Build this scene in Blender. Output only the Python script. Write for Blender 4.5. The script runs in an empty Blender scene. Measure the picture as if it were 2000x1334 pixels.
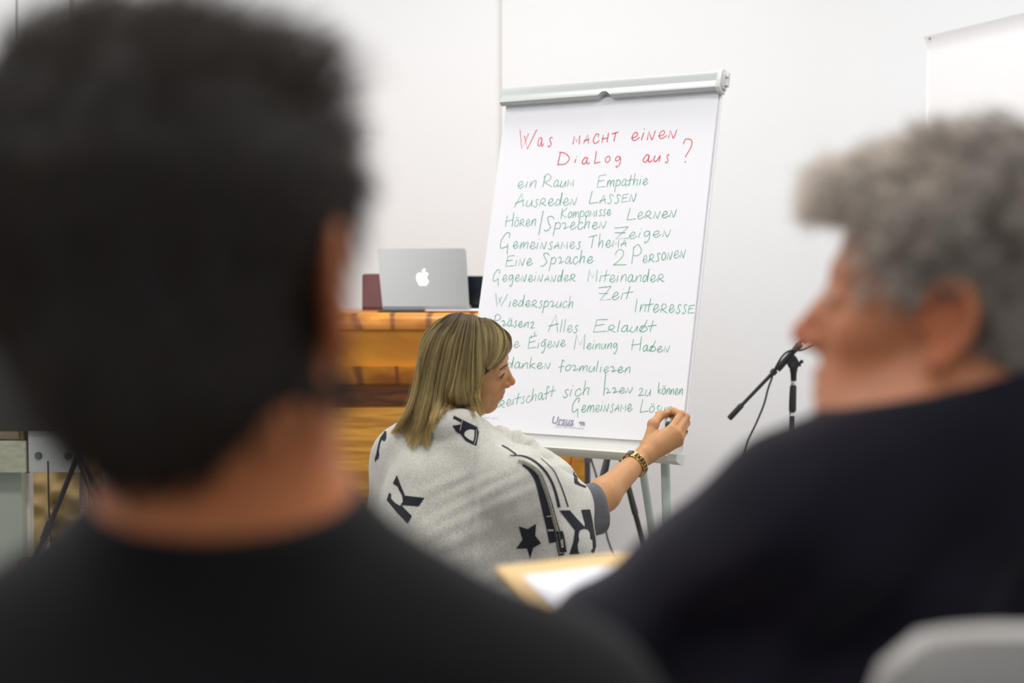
import bpy, bmesh, math, random
import numpy as np
from mathutils import Vector, Matrix
from mathutils.bvhtree import BVHTree
random.seed(7); np.random.seed(7)
SC = bpy.context.scene
COL = SC.collection
# ------------------------------------------------------------------ camera
F = 2800.0; HZ = 540.0; CAMZ = 1.22
PITCH = math.atan((667 - HZ) / F)
cd = bpy.data.cameras.new('camera'); cam = bpy.data.objects.new('camera', cd); COL.objects.link(cam)
cd.sensor_width = 36.0; cd.lens = F / 2000 * 36; cd.clip_start = 0.02
cam.location = (0, 0, CAMZ); cam.rotation_euler = (math.pi / 2 - PITCH, 0, 0)
cd.dof.use_dof = True; cd.dof.focus_distance = 3.72; cd.dof.aperture_fstop = 2.1
SC.camera = cam
# ------------------------------------------------------------------ world, light, exposure
SC.view_settings.view_transform = 'Standard'; SC.view_settings.look = 'None'
SC.view_settings.exposure = 0.0; SC.view_settings.gamma = 1.0
SC.view_settings.use_curve_mapping = False
w = bpy.data.worlds.new('world'); SC.world = w; w.use_nodes = True
w.node_tree.nodes['Background'].inputs[0].default_value = (0.93, 0.96, 1.0, 1)
w.node_tree.nodes['Background'].inputs[1].default_value = 0.55
def area(loc, rot, sx, sy, power, col=(1, 1, 1)):
    l = bpy.data.lights.new('area_light', 'AREA'); l.shape = 'RECTANGLE'; l.size = sx; l.size_y = sy
    l.energy = power; l.color = col
    o = bpy.data.objects.new('area_light', l); o.location = loc; o.rotation_euler = rot; COL.objects.link(o); return o
LAMPS = [(-2.3, 4.3), (0.2, 4.35), (2.5, 4.3), (-1.6, 1.9), (1.2, 1.9), (-1.2, 0.0), (1.4, 0.0)]
for i, (x, y) in enumerate(LAMPS):
    area((x, y, 3.28), (0, 0, 0), 1.3, 0.6, [35, 35, 36, 39, 39, 12, 12][i], (1.0, 0.99, 0.985))
# ------------------------------------------------------------------ helpers
def ray(px, py):
    u = (px - 1000) / F; v = (667 - py) / F
    c, s = math.cos(PITCH), math.sin(PITCH)
    return Vector((u, c + v * s, v * c - s))
def P(px, py, Y):
    d = ray(px, py); return Vector((0, 0, CAMZ)) + d * (Y / d.y)
def lin(c):
    return tuple(((x / 255) / 12.92 if x / 255 <= 0.04045 else ((x / 255 + 0.055) / 1.055) ** 2.4) for x in c)
def mat(name, rgb, rough=0.6, metal=0.0, emit=0.0, noise=0.0, nscale=20.0, bump=0.0, bscale=200.0, spec=None, sheen=0.0, sss=0.0, coat=0.0, stretch=(1, 1, 1)):
    m = bpy.data.materials.new(name); m.use_nodes = True
    nt = m.node_tree; b = nt.nodes['Principled BSDF']
    c = lin(rgb); b.inputs['Base Color'].default_value = (*c, 1)
    b.inputs['Roughness'].default_value = rough; b.inputs['Metallic'].default_value = metal
    if spec is not None: b.inputs['Specular IOR Level'].default_value = spec
    if sheen: b.inputs['Sheen Weight'].default_value = sheen; b.inputs['Sheen Roughness'].default_value = 0.5
    if coat: b.inputs['Coat Weight'].default_value = coat; b.inputs['Coat Roughness'].default_value = 0.15
    if sss:
        b.inputs['Subsurface Weight'].default_value = sss; b.inputs['Subsurface Radius'].default_value = (0.006, 0.0028, 0.0018)
        b.inputs['Subsurface Scale'].default_value = 1.0
    if emit: b.inputs['Emission Color'].default_value = (*c, 1); b.inputs['Emission Strength'].default_value = emit
    if noise or bump:
        tc = nt.nodes.new('ShaderNodeTexCoord'); mp = nt.nodes.new('ShaderNodeMapping'); mp.inputs['Scale'].default_value = stretch
        nt.links.new(tc.outputs['Object'], mp.inputs[0])
    if noise:
        n = nt.nodes.new('ShaderNodeTexNoise'); n.inputs['Scale'].default_value = nscale; n.inputs['Detail'].default_value = 5
        r = nt.nodes.new('ShaderNodeMixRGB'); r.blend_type = 'MULTIPLY'; r.inputs[0].default_value = 1
        mr = nt.nodes.new('ShaderNodeMapRange'); mr.inputs[1].default_value = 0.3; mr.inputs[2].default_value = 0.7
        mr.inputs[3].default_value = 1 - noise; mr.inputs[4].default_value = 1 + noise * 0.3
        nt.links.new(mp.outputs[0], n.inputs['Vector']); nt.links.new(n.outputs[0], mr.inputs[0])
        r.inputs[1].default_value = (*c, 1); nt.links.new(mr.outputs[0], r.inputs[2]); nt.links.new(r.outputs[0], b.inputs['Base Color'])
    if bump:
        n2 = nt.nodes.new('ShaderNodeTexNoise'); n2.inputs['Scale'].default_value = bscale; n2.inputs['Detail'].default_value = 3
        bp = nt.nodes.new('ShaderNodeBump'); bp.inputs['Strength'].default_value = bump; bp.inputs['Distance'].default_value = 0.002
        nt.links.new(mp.outputs[0], n2.inputs['Vector']); nt.links.new(n2.outputs[0], bp.inputs['Height']); nt.links.new(bp.outputs[0], b.inputs['Normal'])
    return m
def link(name, me, m, parent=None, smooth=False, kind=None):
    o = bpy.data.objects.new(name, me); COL.objects.link(o)
    if m is not None and len(me.materials) == 0: me.materials.append(m)
    if smooth:
        me.polygons.foreach_set('use_smooth', [True] * len(me.polygons)); me.update()
    if parent is not None: o.parent = parent
    if kind: o['kind'] = kind
    return o
def tag(o, label, cat, group=None):
    o['label'] = label; o['category'] = cat
    if group: o['group'] = group
    return o
def empty(name, loc=(0, 0, 0), label=None, cat=None, group=None):
    o = bpy.data.objects.new(name, None); COL.objects.link(o); o.location = loc; o.empty_display_size = 0.1
    if label: tag(o, label, cat, group)
    return o
class MB:
    """collects shapes; built in world coordinates unless M given"""
    def __init__(s): s.v = []; s.f = []
    def add(s, v, f):
        n = len(s.v); s.v += [tuple(x) for x in v]; s.f += [tuple(i + n for i in q) for q in f]
    def box(s, c, d, M=None, bev=0.0):
        bm = bmesh.new(); bmesh.ops.create_cube(bm, size=1)
        for q in bm.verts: q.co = Vector((q.co.x * d[0], q.co.y * d[1], q.co.z * d[2]))
        if bev: bmesh.ops.bevel(bm, geom=bm.edges[:] , offset=bev, segments=2, affect='EDGES', profile=0.7)
        T = (M or Matrix.Identity(4))
        bm.verts.index_update()
        s.add([T @ (q.co + Vector(c)) for q in bm.verts], [[q.index for q in f.verts] for f in bm.faces]); bm.free()
    def tube(s, pts, r, seg=12, cap=True):
        pts = [Vector(p) for p in pts]; n = len(pts)
        rs = r if isinstance(r, (list, tuple)) else [r] * n
        base = len(s.v); up = None
        for i, p in enumerate(pts):
            t = (pts[min(i + 1, n - 1)] - pts[max(i - 1, 0)]).normalized()
            if up is None: up = t.orthogonal().normalized()
            up = (up - t * up.dot(t)); up = up.normalized() if up.length > 1e-6 else t.orthogonal().normalized()
            b = t.cross(up)
            for k in range(seg):
                a = 2 * math.pi * k / seg; s.v.append(tuple(p + (up * math.cos(a) + b * math.sin(a)) * rs[i]))
        for i in range(n - 1):
            for k in range(seg):
                k2 = (k + 1) % seg
                s.f.append((base + i * seg + k, base + i * seg + k2, base + (i + 1) * seg + k2, base + (i + 1) * seg + k))
        if cap:
            s.f.append(tuple(base + k for k in range(seg))[::-1]); s.f.append(tuple(base + (n - 1) * seg + k for k in range(seg)))
    def prism(s, poly, t0, t1, fn):
        """poly: 2D outline; fn(x,y,t)->3D point"""
        n = len(poly)
        s.add([fn(x, y, t0) for x, y in poly] + [fn(x, y, t1) for x, y in poly],
              [tuple(range(n))[::-1], tuple(range(n, 2 * n))] + [(i, (i + 1) % n, n + (i + 1) % n, n + i) for i in range(n)])
    def ball(s, c, r, M=None, seg=16):
        bm = bmesh.new(); bmesh.ops.create_uvsphere(bm, u_segments=seg, v_segments=seg // 2, radius=1)
        T = (M or Matrix.Identity(4)); r = r if isinstance(r, (tuple, list)) else (r, r, r)
        bm.verts.index_update()
        s.add([T @ (Vector((q.co.x * r[0], q.co.y * r[1], q.co.z * r[2])) + Vector(c)) for q in bm.verts], [[q.index for q in f.verts] for f in bm.faces]); bm.free()
    def build(s, name, m, parent=None, smooth=False, kind=None, edge=False):
        me = bpy.data.meshes.new(name); me.from_pydata(s.v, [], s.f); me.validate()
        bm = bmesh.new(); bm.from_mesh(me); bmesh.ops.recalc_face_normals(bm, faces=bm.faces[:]); bm.to_mesh(me); bm.free()
        o = link(name, me, m, None, smooth or edge, kind)
        if edge: me.set_sharp_from_angle(angle=math.radians(38))
        if parent is not None:
            par(o, parent)
        return o
def par(o, parent):
    """parent keeping world placement (parents here carry location only)"""
    o.parent = parent
    off = Vector((0, 0, 0)); p = parent
    while p is not None: off += p.location; p = p.parent
    o.location = o.location - off
def crom(pts, k=6):
    if len(pts) < 3: return list(pts)
    out = []; n = len(pts)
    for i in range(n - 1):
        p0, p1, p2, p3 = [np.array(pts[j], float) for j in (max(i - 1, 0), i, i + 1, min(i + 2, n - 1))]
        for j in range(k):
            t = j / k
            out.append(0.5 * (2 * p1 + (p2 - p0) * t + (2 * p0 - 5 * p1 + 4 * p2 - p3) * t * t + (3 * p1 - p0 - 3 * p2 + p3) * t ** 3))
    out.append(np.array(pts[-1], float)); return out
# ------------------------------------------------------------------ room
M_wall = mat('wall_paint', (233, 234, 236), 0.85, noise=0.015, nscale=1.2, bump=0.12, bscale=60)
M_floor = mat('floor_linoleum', (152, 150, 147), 0.5, noise=0.15, nscale=9)
M_ceil = mat('ceiling_paint', (225, 224, 220), 0.9)
M_trim = mat('wall_joint', (232, 232, 224), 0.8)
def struct(name, m, *boxes, bev=0):
    b = MB()
    for c, d in boxes: b.box(c, d, bev=bev)
    return b.build(name, m, kind='structure')
WY = 5.9
seam = P(978, 300, WY).x
xg = P(37, 300, WY).x
struct('floor', M_floor, ((0, 2, -0.05), (9, 9, 0.1)))
struct('ceiling', M_ceil, ((0, 2, 3.38), (9, 9, 0.1)))
# front wall: three plaster panels with open joints between them
struct('wall_front', M_wall,
       (((-4.5 + xg) / 2, WY + 0.1, 1.66), (xg + 4.5 - 0.006, 0.2, 3.34)),
       (((xg + seam) / 2, WY + 0.1, 1.66), (seam - xg - 0.010, 0.2, 3.34)),
       (((4.5 + seam) / 2, WY + 0.094, 1.66), (4.5 - seam - 0.004, 0.212, 3.34)),
       ((0, WY + 0.16, 1.66), (9, 0.1, 3.34)))
struct('wall_left', M_wall, ((-4.55, 2, 1.66), (0.1, 9, 3.34)))
struct('wall_right', M_wall, ((4.55, 2, 1.66), (0.1, 9, 3.34)))
struct('trim_1', M_trim, ((seam - 0.003, WY - 0.003, 1.68), (0.006, 0.012, 3.2)))
struct('baseboard_front', mat('baseboard_paint', (200, 200, 198), 0.6), ((0, WY - 0.022, 0.035), (9, 0.02, 0.07)))
M_brown = mat('brown_rail', (150, 128, 104), 0.5)
t = empty('hanging_rail', P(140, -60, WY - 0.03), 'thin brown double wire hanging down the front wall at top left', 'wire')
for x in (139, 144.5):
    b = MB(); b.tube([P(x, -160, WY - 0.015), P(x, 40, WY - 0.015)], 0.0028 if x < 140 else 0.0018, 8); b.build('wire_strand', M_brown, t, True)
b = MB(); b.box(P(141.5, -163, WY - 0.01), (0.05, 0.02, 0.03)); b.build('bracket', M_brown, t)
# ceiling lights that carry the area lamps
M_lampf = mat('lamp_frame', (215, 215, 215), 0.4)
M_lampd = mat('lamp_diffuser', (255, 250, 240), 0.5, emit=2.0)
spots = ['above the lectern', 'above the flipchart', 'above the white partition', 'above the khaki-trousered person\'s side', 'above the kneeling writer', 'above the dark-haired listener', 'above the grey-haired listener']
for (x, y), s in zip(LAMPS, spots):
    t = empty('ceiling_light', (x, y, 3.3), 'white rectangular ceiling light ' + s, 'light', 'ceiling lights')
    b = MB()
    for c, d in (((x, y + 0.33, 3.31), (1.4, 0.04, 0.06)), ((x, y - 0.33, 3.31), (1.4, 0.04, 0.06)), ((x + 0.68, y, 3.31), (0.04, 0.62, 0.06)), ((x - 0.68, y, 3.31), (0.04, 0.62, 0.06))): b.box(c, d)
    b.build('frame', M_lampf, t)
    b = MB(); b.box((x, y, 3.312), (1.32, 0.62, 0.03)); b.build('diffuser', M_lampd, t)
# white partition standing at the right, its top edge rising towards us
M_screen = mat('screen_fabric', (244, 244, 246), 0.7)
M_edge = mat('screen_border', (250, 250, 246), 0.6)
M_case = mat('screen_case', (196, 194, 190), 0.45)
Yp = 5.25; far = P(1813, 72, Yp); far.z = 0; dirp = Vector((0.372, -0.928, 0)).normalized(); nrm = Vector((-0.928, -0.372, 0)).normalized()
HT = P(1813, 73, Yp).z
t = empty('projection_screen', far, 'tall white screen panel at the right with a small dark eyelet in its top corner', 'screen')
def sp(s, z, o=0): return far + dirp * s + nrm * o + Vector((0, 0, z))
b = MB(); L = 1.6
b.add([sp(0, .12), sp(L, .12), sp(L, HT - .05), sp(0, HT - .05), sp(0, .12, -.012), sp(L, .12, -.012), sp(L, HT - .05, -.012), sp(0, HT - .05, -.012)],
      [(0, 1, 2, 3), (7, 6, 5, 4), (0, 4, 5, 1), (1, 5, 6, 2), (2, 6, 7, 3), (3, 7, 4, 0)]); b.build('sheet', M_screen, t)
b = MB(); b.tube([sp(0.004, .12, .002), sp(0.004, HT - .05, .002)], 0.0035, 8); b.build('side_border', M_edge, t, True)
pr = [(.020 * (1 - k / 10) ** 2, -.062 * k / 10) for k in range(11)] + [(-.012, -.062), (-.012, 0)]
b = MB(); b.prism(pr, -0.001, L, lambda x, z, s: sp(s, HT + z, x)); b.build('top_case', M_screen, t, edge=True)
b = MB(); b.ball(sp(0.03, HT - 0.010, 0.018), 0.0035, seg=10); b.build('eyelet', mat('eyelet_black', (25, 30, 45), 0.4), t, True)
b = MB()
for s in (0.15, L - 0.15):
    b = MB(); b.box((0, 0, 0), (0.5, 0.06, 0.03), Matrix.Translation(sp(s, 0.015)) @ Matrix.Rotation(math.atan2(nrm.y, nrm.x), 4, 'Z')); b.tube([sp(s, .02, -.01), sp(s, .3, -.01)], .015, 10); b.build('foot', M_case, t)


# ------------------------------------------------------------------ flipchart
PSI = 0.5365; TT = 0.2515; BC = Vector((0.2125, 4.03, 1.258)); PW, PH = 0.68, 0.98
bu = Vector((math.cos(PSI), -math.sin(PSI), 0)); bb = Vector((math.sin(PSI), math.cos(PSI), 0))
bv = Vector((0, 0, 1)) * math.cos(TT) + bb * math.sin(TT); bn = bu.cross(bv)
def B(u, v, n=0.0): return BC + bu * u + bv * v + bn * n
def onpaper(px, py, off=0.0006):
    d = ray(px, py); o = Vector((0, 0, CAMZ)); t_ = (BC + bn * off - o).dot(bn) / d.dot(bn); return o + d * t_
MBd = Matrix(((bu.x, bv.x, bn.x, BC.x), (bu.y, bv.y, bn.y, BC.y), (bu.z, bv.z, bn.z, BC.z), (0, 0, 0, 1)))
M_board = mat('board_white', (240, 240, 242), 0.35)
M_alu = mat('clip_aluminium', (186, 190, 190), 0.45, metal=0.35)
M_cream = mat('tray_plastic', (214, 214, 202), 0.45)
M_leg = mat('leg_grey_green', (176, 188, 182), 0.4)
M_paper = mat('flipchart_paper', (243, 243, 248), 0.8)
# faint squared ruling in the paper
nt = M_paper.node_tree; bs = nt.nodes['Principled BSDF']; tc = nt.nodes.new('ShaderNodeTexCoord')
br = nt.nodes.new('ShaderNodeTexBrick'); br.offset = 0; br.inputs['Scale'].default_value = 1; br.inputs['Brick Width'].default_value = 0.025
br.inputs['Row Height'].default_value = 0.025; br.inputs['Mortar Size'].default_value = 0.0006; br.inputs['Mortar Smooth'].default_value = 1
br.inputs['Color1'].default_value = br.inputs['Color2'].default_value = (*lin((243, 243, 248)), 1); br.inputs['Mortar'].default_value = (*lin((243, 244, 248)), 1)
nt.links.new(tc.outputs['UV'], br.inputs[0]); nt.links.new(br.outputs[0], bs.inputs['Base Color'])
fc = empty('flipchart', Vector((BC.x, BC.y, 0)), 'white flipchart easel holding a paper pad with red and green handwriting', 'flipchart')
b = MB(); b.box((0.0, -0.0125, -0.016), (0.692, 1.04, 0.012), MBd, bev=0.003); b.build('board', M_board, fc, edge=True)
# paper pad: slightly waving sheets, thickness 6 mm
b = MB(); NX, NY = 24, 36; vs = []; 
for j in range(NY + 1):
    for i in range(NX + 1):
        u = -PW / 2 + PW * i / NX; v = -PH / 2 + PH * j / NY
        vs.append(B(u, v, 0.0))
fs = [(j * (NX + 1) + i, j * (NX + 1) + i + 1, (j + 1) * (NX + 1) + i + 1, (j + 1) * (NX + 1) + i) for j in range(NY) for i in range(NX)]
n0 = len(vs); vs += [p - bn * 0.006 for p in vs]; fs += [tuple(n0 + k for k in q[::-1]) for q in fs]
rim = [i for i in range(NX + 1)] + [j * (NX + 1) + NX for j in range(1, NY + 1)] + [NY * (NX + 1) + i for i in range(NX - 1, -1, -1)] + [j * (NX + 1) for j in range(NY - 1, 0, -1)]
fs += [(rim[k], n0 + rim[k], n0 + rim[(k + 1) % len(rim)], rim[(k + 1) % len(rim)]) for k in range(len(rim))]
b.add(vs, fs); pad = b.build('paper_pad', M_paper, fc)
uv = pad.data.uv_layers.new(name='uv')
inv = MBd.inverted(); off = pad.matrix_local.translation + fc.location
for l in pad.data.loops:
    q = inv @ (pad.data.vertices[l.vertex_index].co); uv.data[l.index].uv = (q.x + 0.5, q.y + 0.5)
# clip bar along the top, rounded lower lip with a thumb notch
vb = PH / 2 - 0.002
prof = [(0.052, -0.012), (0.052, 0.010), (0.047, 0.017), (0.036, 0.020), (0.026, 0.018), (0.018, 0.020), (0.008, 0.026), (0.0, 0.027), (-0.006, 0.022), (-0.007, 0.012), (-0.004, 0.004), (0.002, 0.001), (0.010, -0.004)]
us = [-0.347, -0.345] + [x for x in np.linspace(-.3, -.03, 8)] + [-0.024 + 0.048 * k / 12 for k in range(13)] + [x for x in np.linspace(.03, .33, 8)] + [0.343]
b = MB(); n = len(prof); vs = []
for u in us:
    for v, nn in prof:
        lift = 0.0
        if abs(u) < 0.0185: lift = math.sqrt(max(0, 0.0185 ** 2 - u * u))
        vv = max(v, -0.007 + lift) if lift > 0 else v
        vs.append(B(u, vb + vv, nn))
fs = [(i * n + k, i * n + (k + 1) % n, (i + 1) * n + (k + 1) % n, (i + 1) * n + k) for i in range(len(us) - 1) for k in range(n)] + [tuple(range(n)), tuple((len(us) - 1) * n + k for k in range(n))]
b.add(vs, fs); clip = b.build('clip_bar', M_alu, fc, edge=True)
b = MB(); cap = [(0.056, -0.016), (0.056, 0.012), (0.050, 0.021), (0.035, 0.025), (0.010, 0.031), (-0.002, 0.030), (-0.010, 0.022), (-0.010, -0.012)]
b.prism(cap, 0.352, 0.364, lambda x, y, t_: B(t_ - .0095, vb + x, y)); b.prism([(x * .7 + .006, y * .6) for x, y in cap], .364, .370, lambda x, y, t_: B(t_ - .0095, vb + x, y))
b.prism([(.046, -.004), (.046, .008), (.034, .010), (.030, .004), (.024, .012), (.008, .012), (.008, -.004)], .370, .378, lambda x, y, t_: B(t_ - .0095, vb + x, y))
b.build('end_cap', mat('cap_plastic', (208, 209, 206), 0.4), fc, edge=True)
# pen tray
vt = -0.528
prof = [(0.006, -0.010), (0.006, 0.002), (0.001, 0.006), (-0.004, 0.020), (0.000, 0.038), (-0.003, 0.040), (-0.012, 0.034), (-0.018, 0.020), (-0.020, 0.0), (-0.018, -0.010)]
b = MB(); b.prism(prof, -0.355, 0.325, lambda x, y, t_: B(t_, vt + x, y)); tray = b.build('pen_tray', M_cream, fc, edge=True)
b = MB(); b.prism([(0.006, -0.010), (0.006, 0.002), (0.002, 0.040), (-0.016, 0.040), (-0.021, 0.014), (-0.020, -0.010)], 0.325, 0.352, lambda x, y, t_: B(t_, vt + x, y)); b.build('tray_end', mat('tray_end_plastic', (205, 209, 204), .45), fc, edge=True)
# telescopic legs
def leg(px0, py0, Y0, px1, py1, Y1, r):
    a = P(px0, py0, Y0); c = P(px1, py1, Y1); d = (c - a); e = a + d * ((a.z - 0.0) / (a.z - c.z)); m = a + d * ((a.z - .35) / (a.z - c.z))
    b = MB(); b.tube([a, m], r); b.tube([m, e + (m - e).normalized() * .03], r * .8); l = b.build('leg', M_leg, fc, edge=True)
    b = MB(); b.tube([e + (m - e).normalized() * .045, e + (m - e).normalized() * .006], r * 1.25); b.build('rubber_foot', mat('rubber', (30, 30, 32), .7), l, edge=True)
leg(1299, 895, 3.80, 1302, 1000, 3.79, 0.0125)
leg(1252, 895, 4.06, 1268, 1000, 4.10, 0.0115)
leg(960, 885, 4.12, 948, 1000, 4.11, 0.0125)
# ---- handwriting: single-stroke letters, heights in x-height units /10
G = {
'a': (8, 'c 7,9 4,10 1,6 0,2 2,0 5,3 7,9|c 7,9 6,3 7,0 10,3'), 'b': (9, 'c 0,0 5,8 9,18|c 3,10 0,3 4,0 9,4 5,9 2,6'), 'c': (7, 'c 7,8 5,10 1,6 1,1 4,0 8,4'),
'd': (8, 'c 6,7 3,9 0,3 2,0 6,6 9,18|l 9,18 6,0'), 'e': (8, 'c 0,3 5,5 7,8 5,10 2,7 1,2 4,0 9,4'), 'f': (7, 'c 8,15 5,18 4,12 2,-3|l -1,6 7,8'),
'g': (8, 'c 7,9 4,10 1,6 2,2 5,4 7,9|c 7,9 7,2 5,-5 2,-8 2,-5'), 'h': (8, 'l 3,19 0,0|c 0,2 4,9 7,9 6,4 6,0'), 'i': (3, 'l 2,9 0,0|l 3,13 3,14'),
'k': (8, 'l 3,19 0,0|c 8,9 3,6 1,5 4,3 8,0'), 'l': (3, 'l 3,18 0,0'), 'm': (12, 'l 2,9 0,0|c 1,3 4,9 6,9 5,1|c 5,3 9,9 12,9 11,3 11,0'), 'n': (8, 'l 2,9 0,0|c 1,3 5,9 8,9 7,3 7,0'),
'o': (7, 'c 5,10 1,7 0,2 3,0 7,4 7,9 5,10'), 'p': (8, 'l 2,10 -2,-9|c 1,7 5,10 8,7 6,2 1,1'), 'r': (8, 'c 0,8 3,10 5,8 4,4 2,1 5,2 9,4'), 's': (6, 'c 7,9 5,10 3,8 4,5 5,2 2,-1 0,1'),
't': (6, 'l 5,17 1,0|l -2,8 9,10'), 'u': (8, 'c 2,9 0,2 3,0 7,6 8,9|l 8,9 7,0'), 'z': (8, 'c 1,8 4,10 7,9 4,4 1,0|l 1,0 9,1'), 'y': (8, 'l 1,9 4,2|l 9,9 2,-7'),
'O': (7, 'c 4,10 1,6 1,1 4,0 7,5 6,9 4,10'), 'A': (8, 'l 0,0 6,10 7,0|l 0,3 8,5'), 'N': (9, 'l 0,0 2,10 5,0|c 5,0 7,4 9,11'), 'M': (10, 'l 0,0 2,10 5,3 9.5,10 8.5,0'), 'R': (9, 'l 2,9 0,0|c 1,8 5,11 8,8 5,5 2,4|l 2,4 9,0'),
'S': (7, 'c 8,8 6,10 3,9 4,5 5,2 2,-1 0,0'), 'E': (8, 'l 9,10 2,9 0,0 8,1|l 1,5 7,6'), 'T': (8, 'l 0,9 9,11|l 5,10 3,0'), 'H': (9, 'l 2,9 0,0|l 9,11 7,0|l 0,4 8,5'), 'C': (8, 'c 7,7 8,10 5,10 1,4 2,0 5,0 9,3'),
'L': (8, 'l 3,10 0,0|l 0,0 8,1'), 'I': (3, 'l 2,10 0,0'), 'K': (8, 'l 2,10 0,0|l 8,10 1,5 7,1'), 'W': (12, 'l 0,10 1,0 6,8|l 3,7 5,0 12,10'), 'D': (8, 'l 2,10 0,0|c 1,10 6,9 9,5 6,1 0,0'),
'P': (8, 'l 2,10 0,0|c 1,9 5,11 8,8 5,5 1,5'), 'Z': (8, 'l 0,9 9,10|l 9,10 1,0 9,1|l 0,5 7,5'), 'G': (9, 'c 7,7 8,10 5,10 1,5 1,0 6,2|l 6,3 6,-4'), 'B': (8, 'l 2,10 0,0|c 1,10 6,10 6,7 2,5 7,3 5,0 0,0'),
'2': (8, 'c 1,7 4,10 7,9 6,5 0,0|l 0,0 9,0'), '?': (8, 'c 0,8 2,10 7,10 7,7 2,2|l 2,-.4 1.7,-.9'), '/': (4, 'l 5,10 0,-6'), ',': (3, 'l 2,2 0,-2'),
}
M_red = mat('marker_red', (226, 50, 74), 0.7); M_green = mat('marker_green', (62, 166, 128), 0.7); M_print = mat('printed_lilac', (158, 156, 184), 0.7)
def ribbon(b, pts, wd, off):
    ps = [onpaper(x, y, off) for x, y in pts]; L_ = []
    for i, p in enumerate(ps):
        t_ = (ps[min(i + 1, len(ps) - 1)] - ps[max(i - 1, 0)]); t_ = t_.normalized() if t_.length > 1e-9 else bu
        s_ = t_.cross(bn).normalized() * wd / 2; L_ += [p + s_, p - s_]
    b.add(L_, [(2 * i, 2 * i + 1, 2 * i + 3, 2 * i + 2) for i in range(len(ps) - 1)])
kk = [0]
def glyph(b, ch, x, y, w_, h, wd, sl=0.10, capd=0, rng=random):
    gw, s = G[ch]
    for st in s.split('|'):
        typ, rest = st[0], st[2:]
        pts = [tuple(map(float, q.split(','))) for q in rest.split(' ')]
        pts = [(x + (px + rng.uniform(-.35, .35)) / gw * w_, y - (py + rng.uniform(-.35, .35)) / 10 * h) for px, py in pts]
        if typ == 'c': pts = [tuple(q) for q in crom(pts, 5)]
        kk[0] += 1
        ribbon(b, pts, wd * rng.uniform(.85, 1.15), 0.0006 + 0.00002 * (kk[0] % 12))
def word(s, x0, y0, x1, y1, xh, cap, m, wd=0.0016, gap=2.2):
    toks = []; i = 0
    while i < len(s):
        if s[i] == '_': toks.append((s[i + 1], xh, '')); i += 2; continue
        c = s[i]; um = ''
        if c in 'öä': c = {'ö': 'o', 'ä': 'a'}[c]; um = 'u'
        toks.append((c, cap if (c.isupper() or c.isdigit()) else xh, um)); i += 1
    ws = [G[c][0] * (0.75 * h / xh + 0.25 if h > xh else 1) for c, h, u in toks]
    tot = sum(ws) + gap * (len(ws) - 1); k = (x1 - x0) / tot; x = x0; b = MB()
    for (c, h, u), w_ in zip(toks, ws):
        y = y0 + (y1 - y0) * (x - x0) / max(1, x1 - x0) + random.uniform(-.6, .6)
        glyph(b, c, x, y, w_ * k, h, wd)
        if u:
            for q in (.35, .85): ribbon(b, [(x + w_ * k * q, y - xh * 1.35), (x + w_ * k * q + .6, y - xh * 1.2)], wd * 1.3, .0008)
        x += (w_ + gap) * k
    return b.build('handwritten_word', m, pad)
for s, x0, x1, y, h in (('W', 1016, 1049, 290, 37), ('a', 1050, 1060, 285, 16), ('s', 1069, 1078, 285, 17), ('D', 1089, 1109, 322, 25), ('i', 1122, 1126, 318, 9), ('a', 1137, 1149, 320, 13), ('L', 1161, 1172, 319, 24), ('o', 1182, 1191, 317, 12), ('g', 1201, 1213, 317, 12),
                        ('a', 1256, 1270, 317, 15), ('u', 1277, 1289, 315, 13), ('s', 1299, 1306, 317, 15), ('?', 1334, 1352, 314, 41)):
    b = MB(); glyph(b, s, x0, y, x1 - x0, h, 0.0024); b.build('handwritten_letter', M_red, pad)
word('_M_A_C_H_T', 1119, 282, 1206, 276, 17, 17, M_red, .0024, 4.5)
word('ei_Ne_N', 1233, 275, 1322, 269, 16, 16, M_red, .0024, 3)
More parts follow.
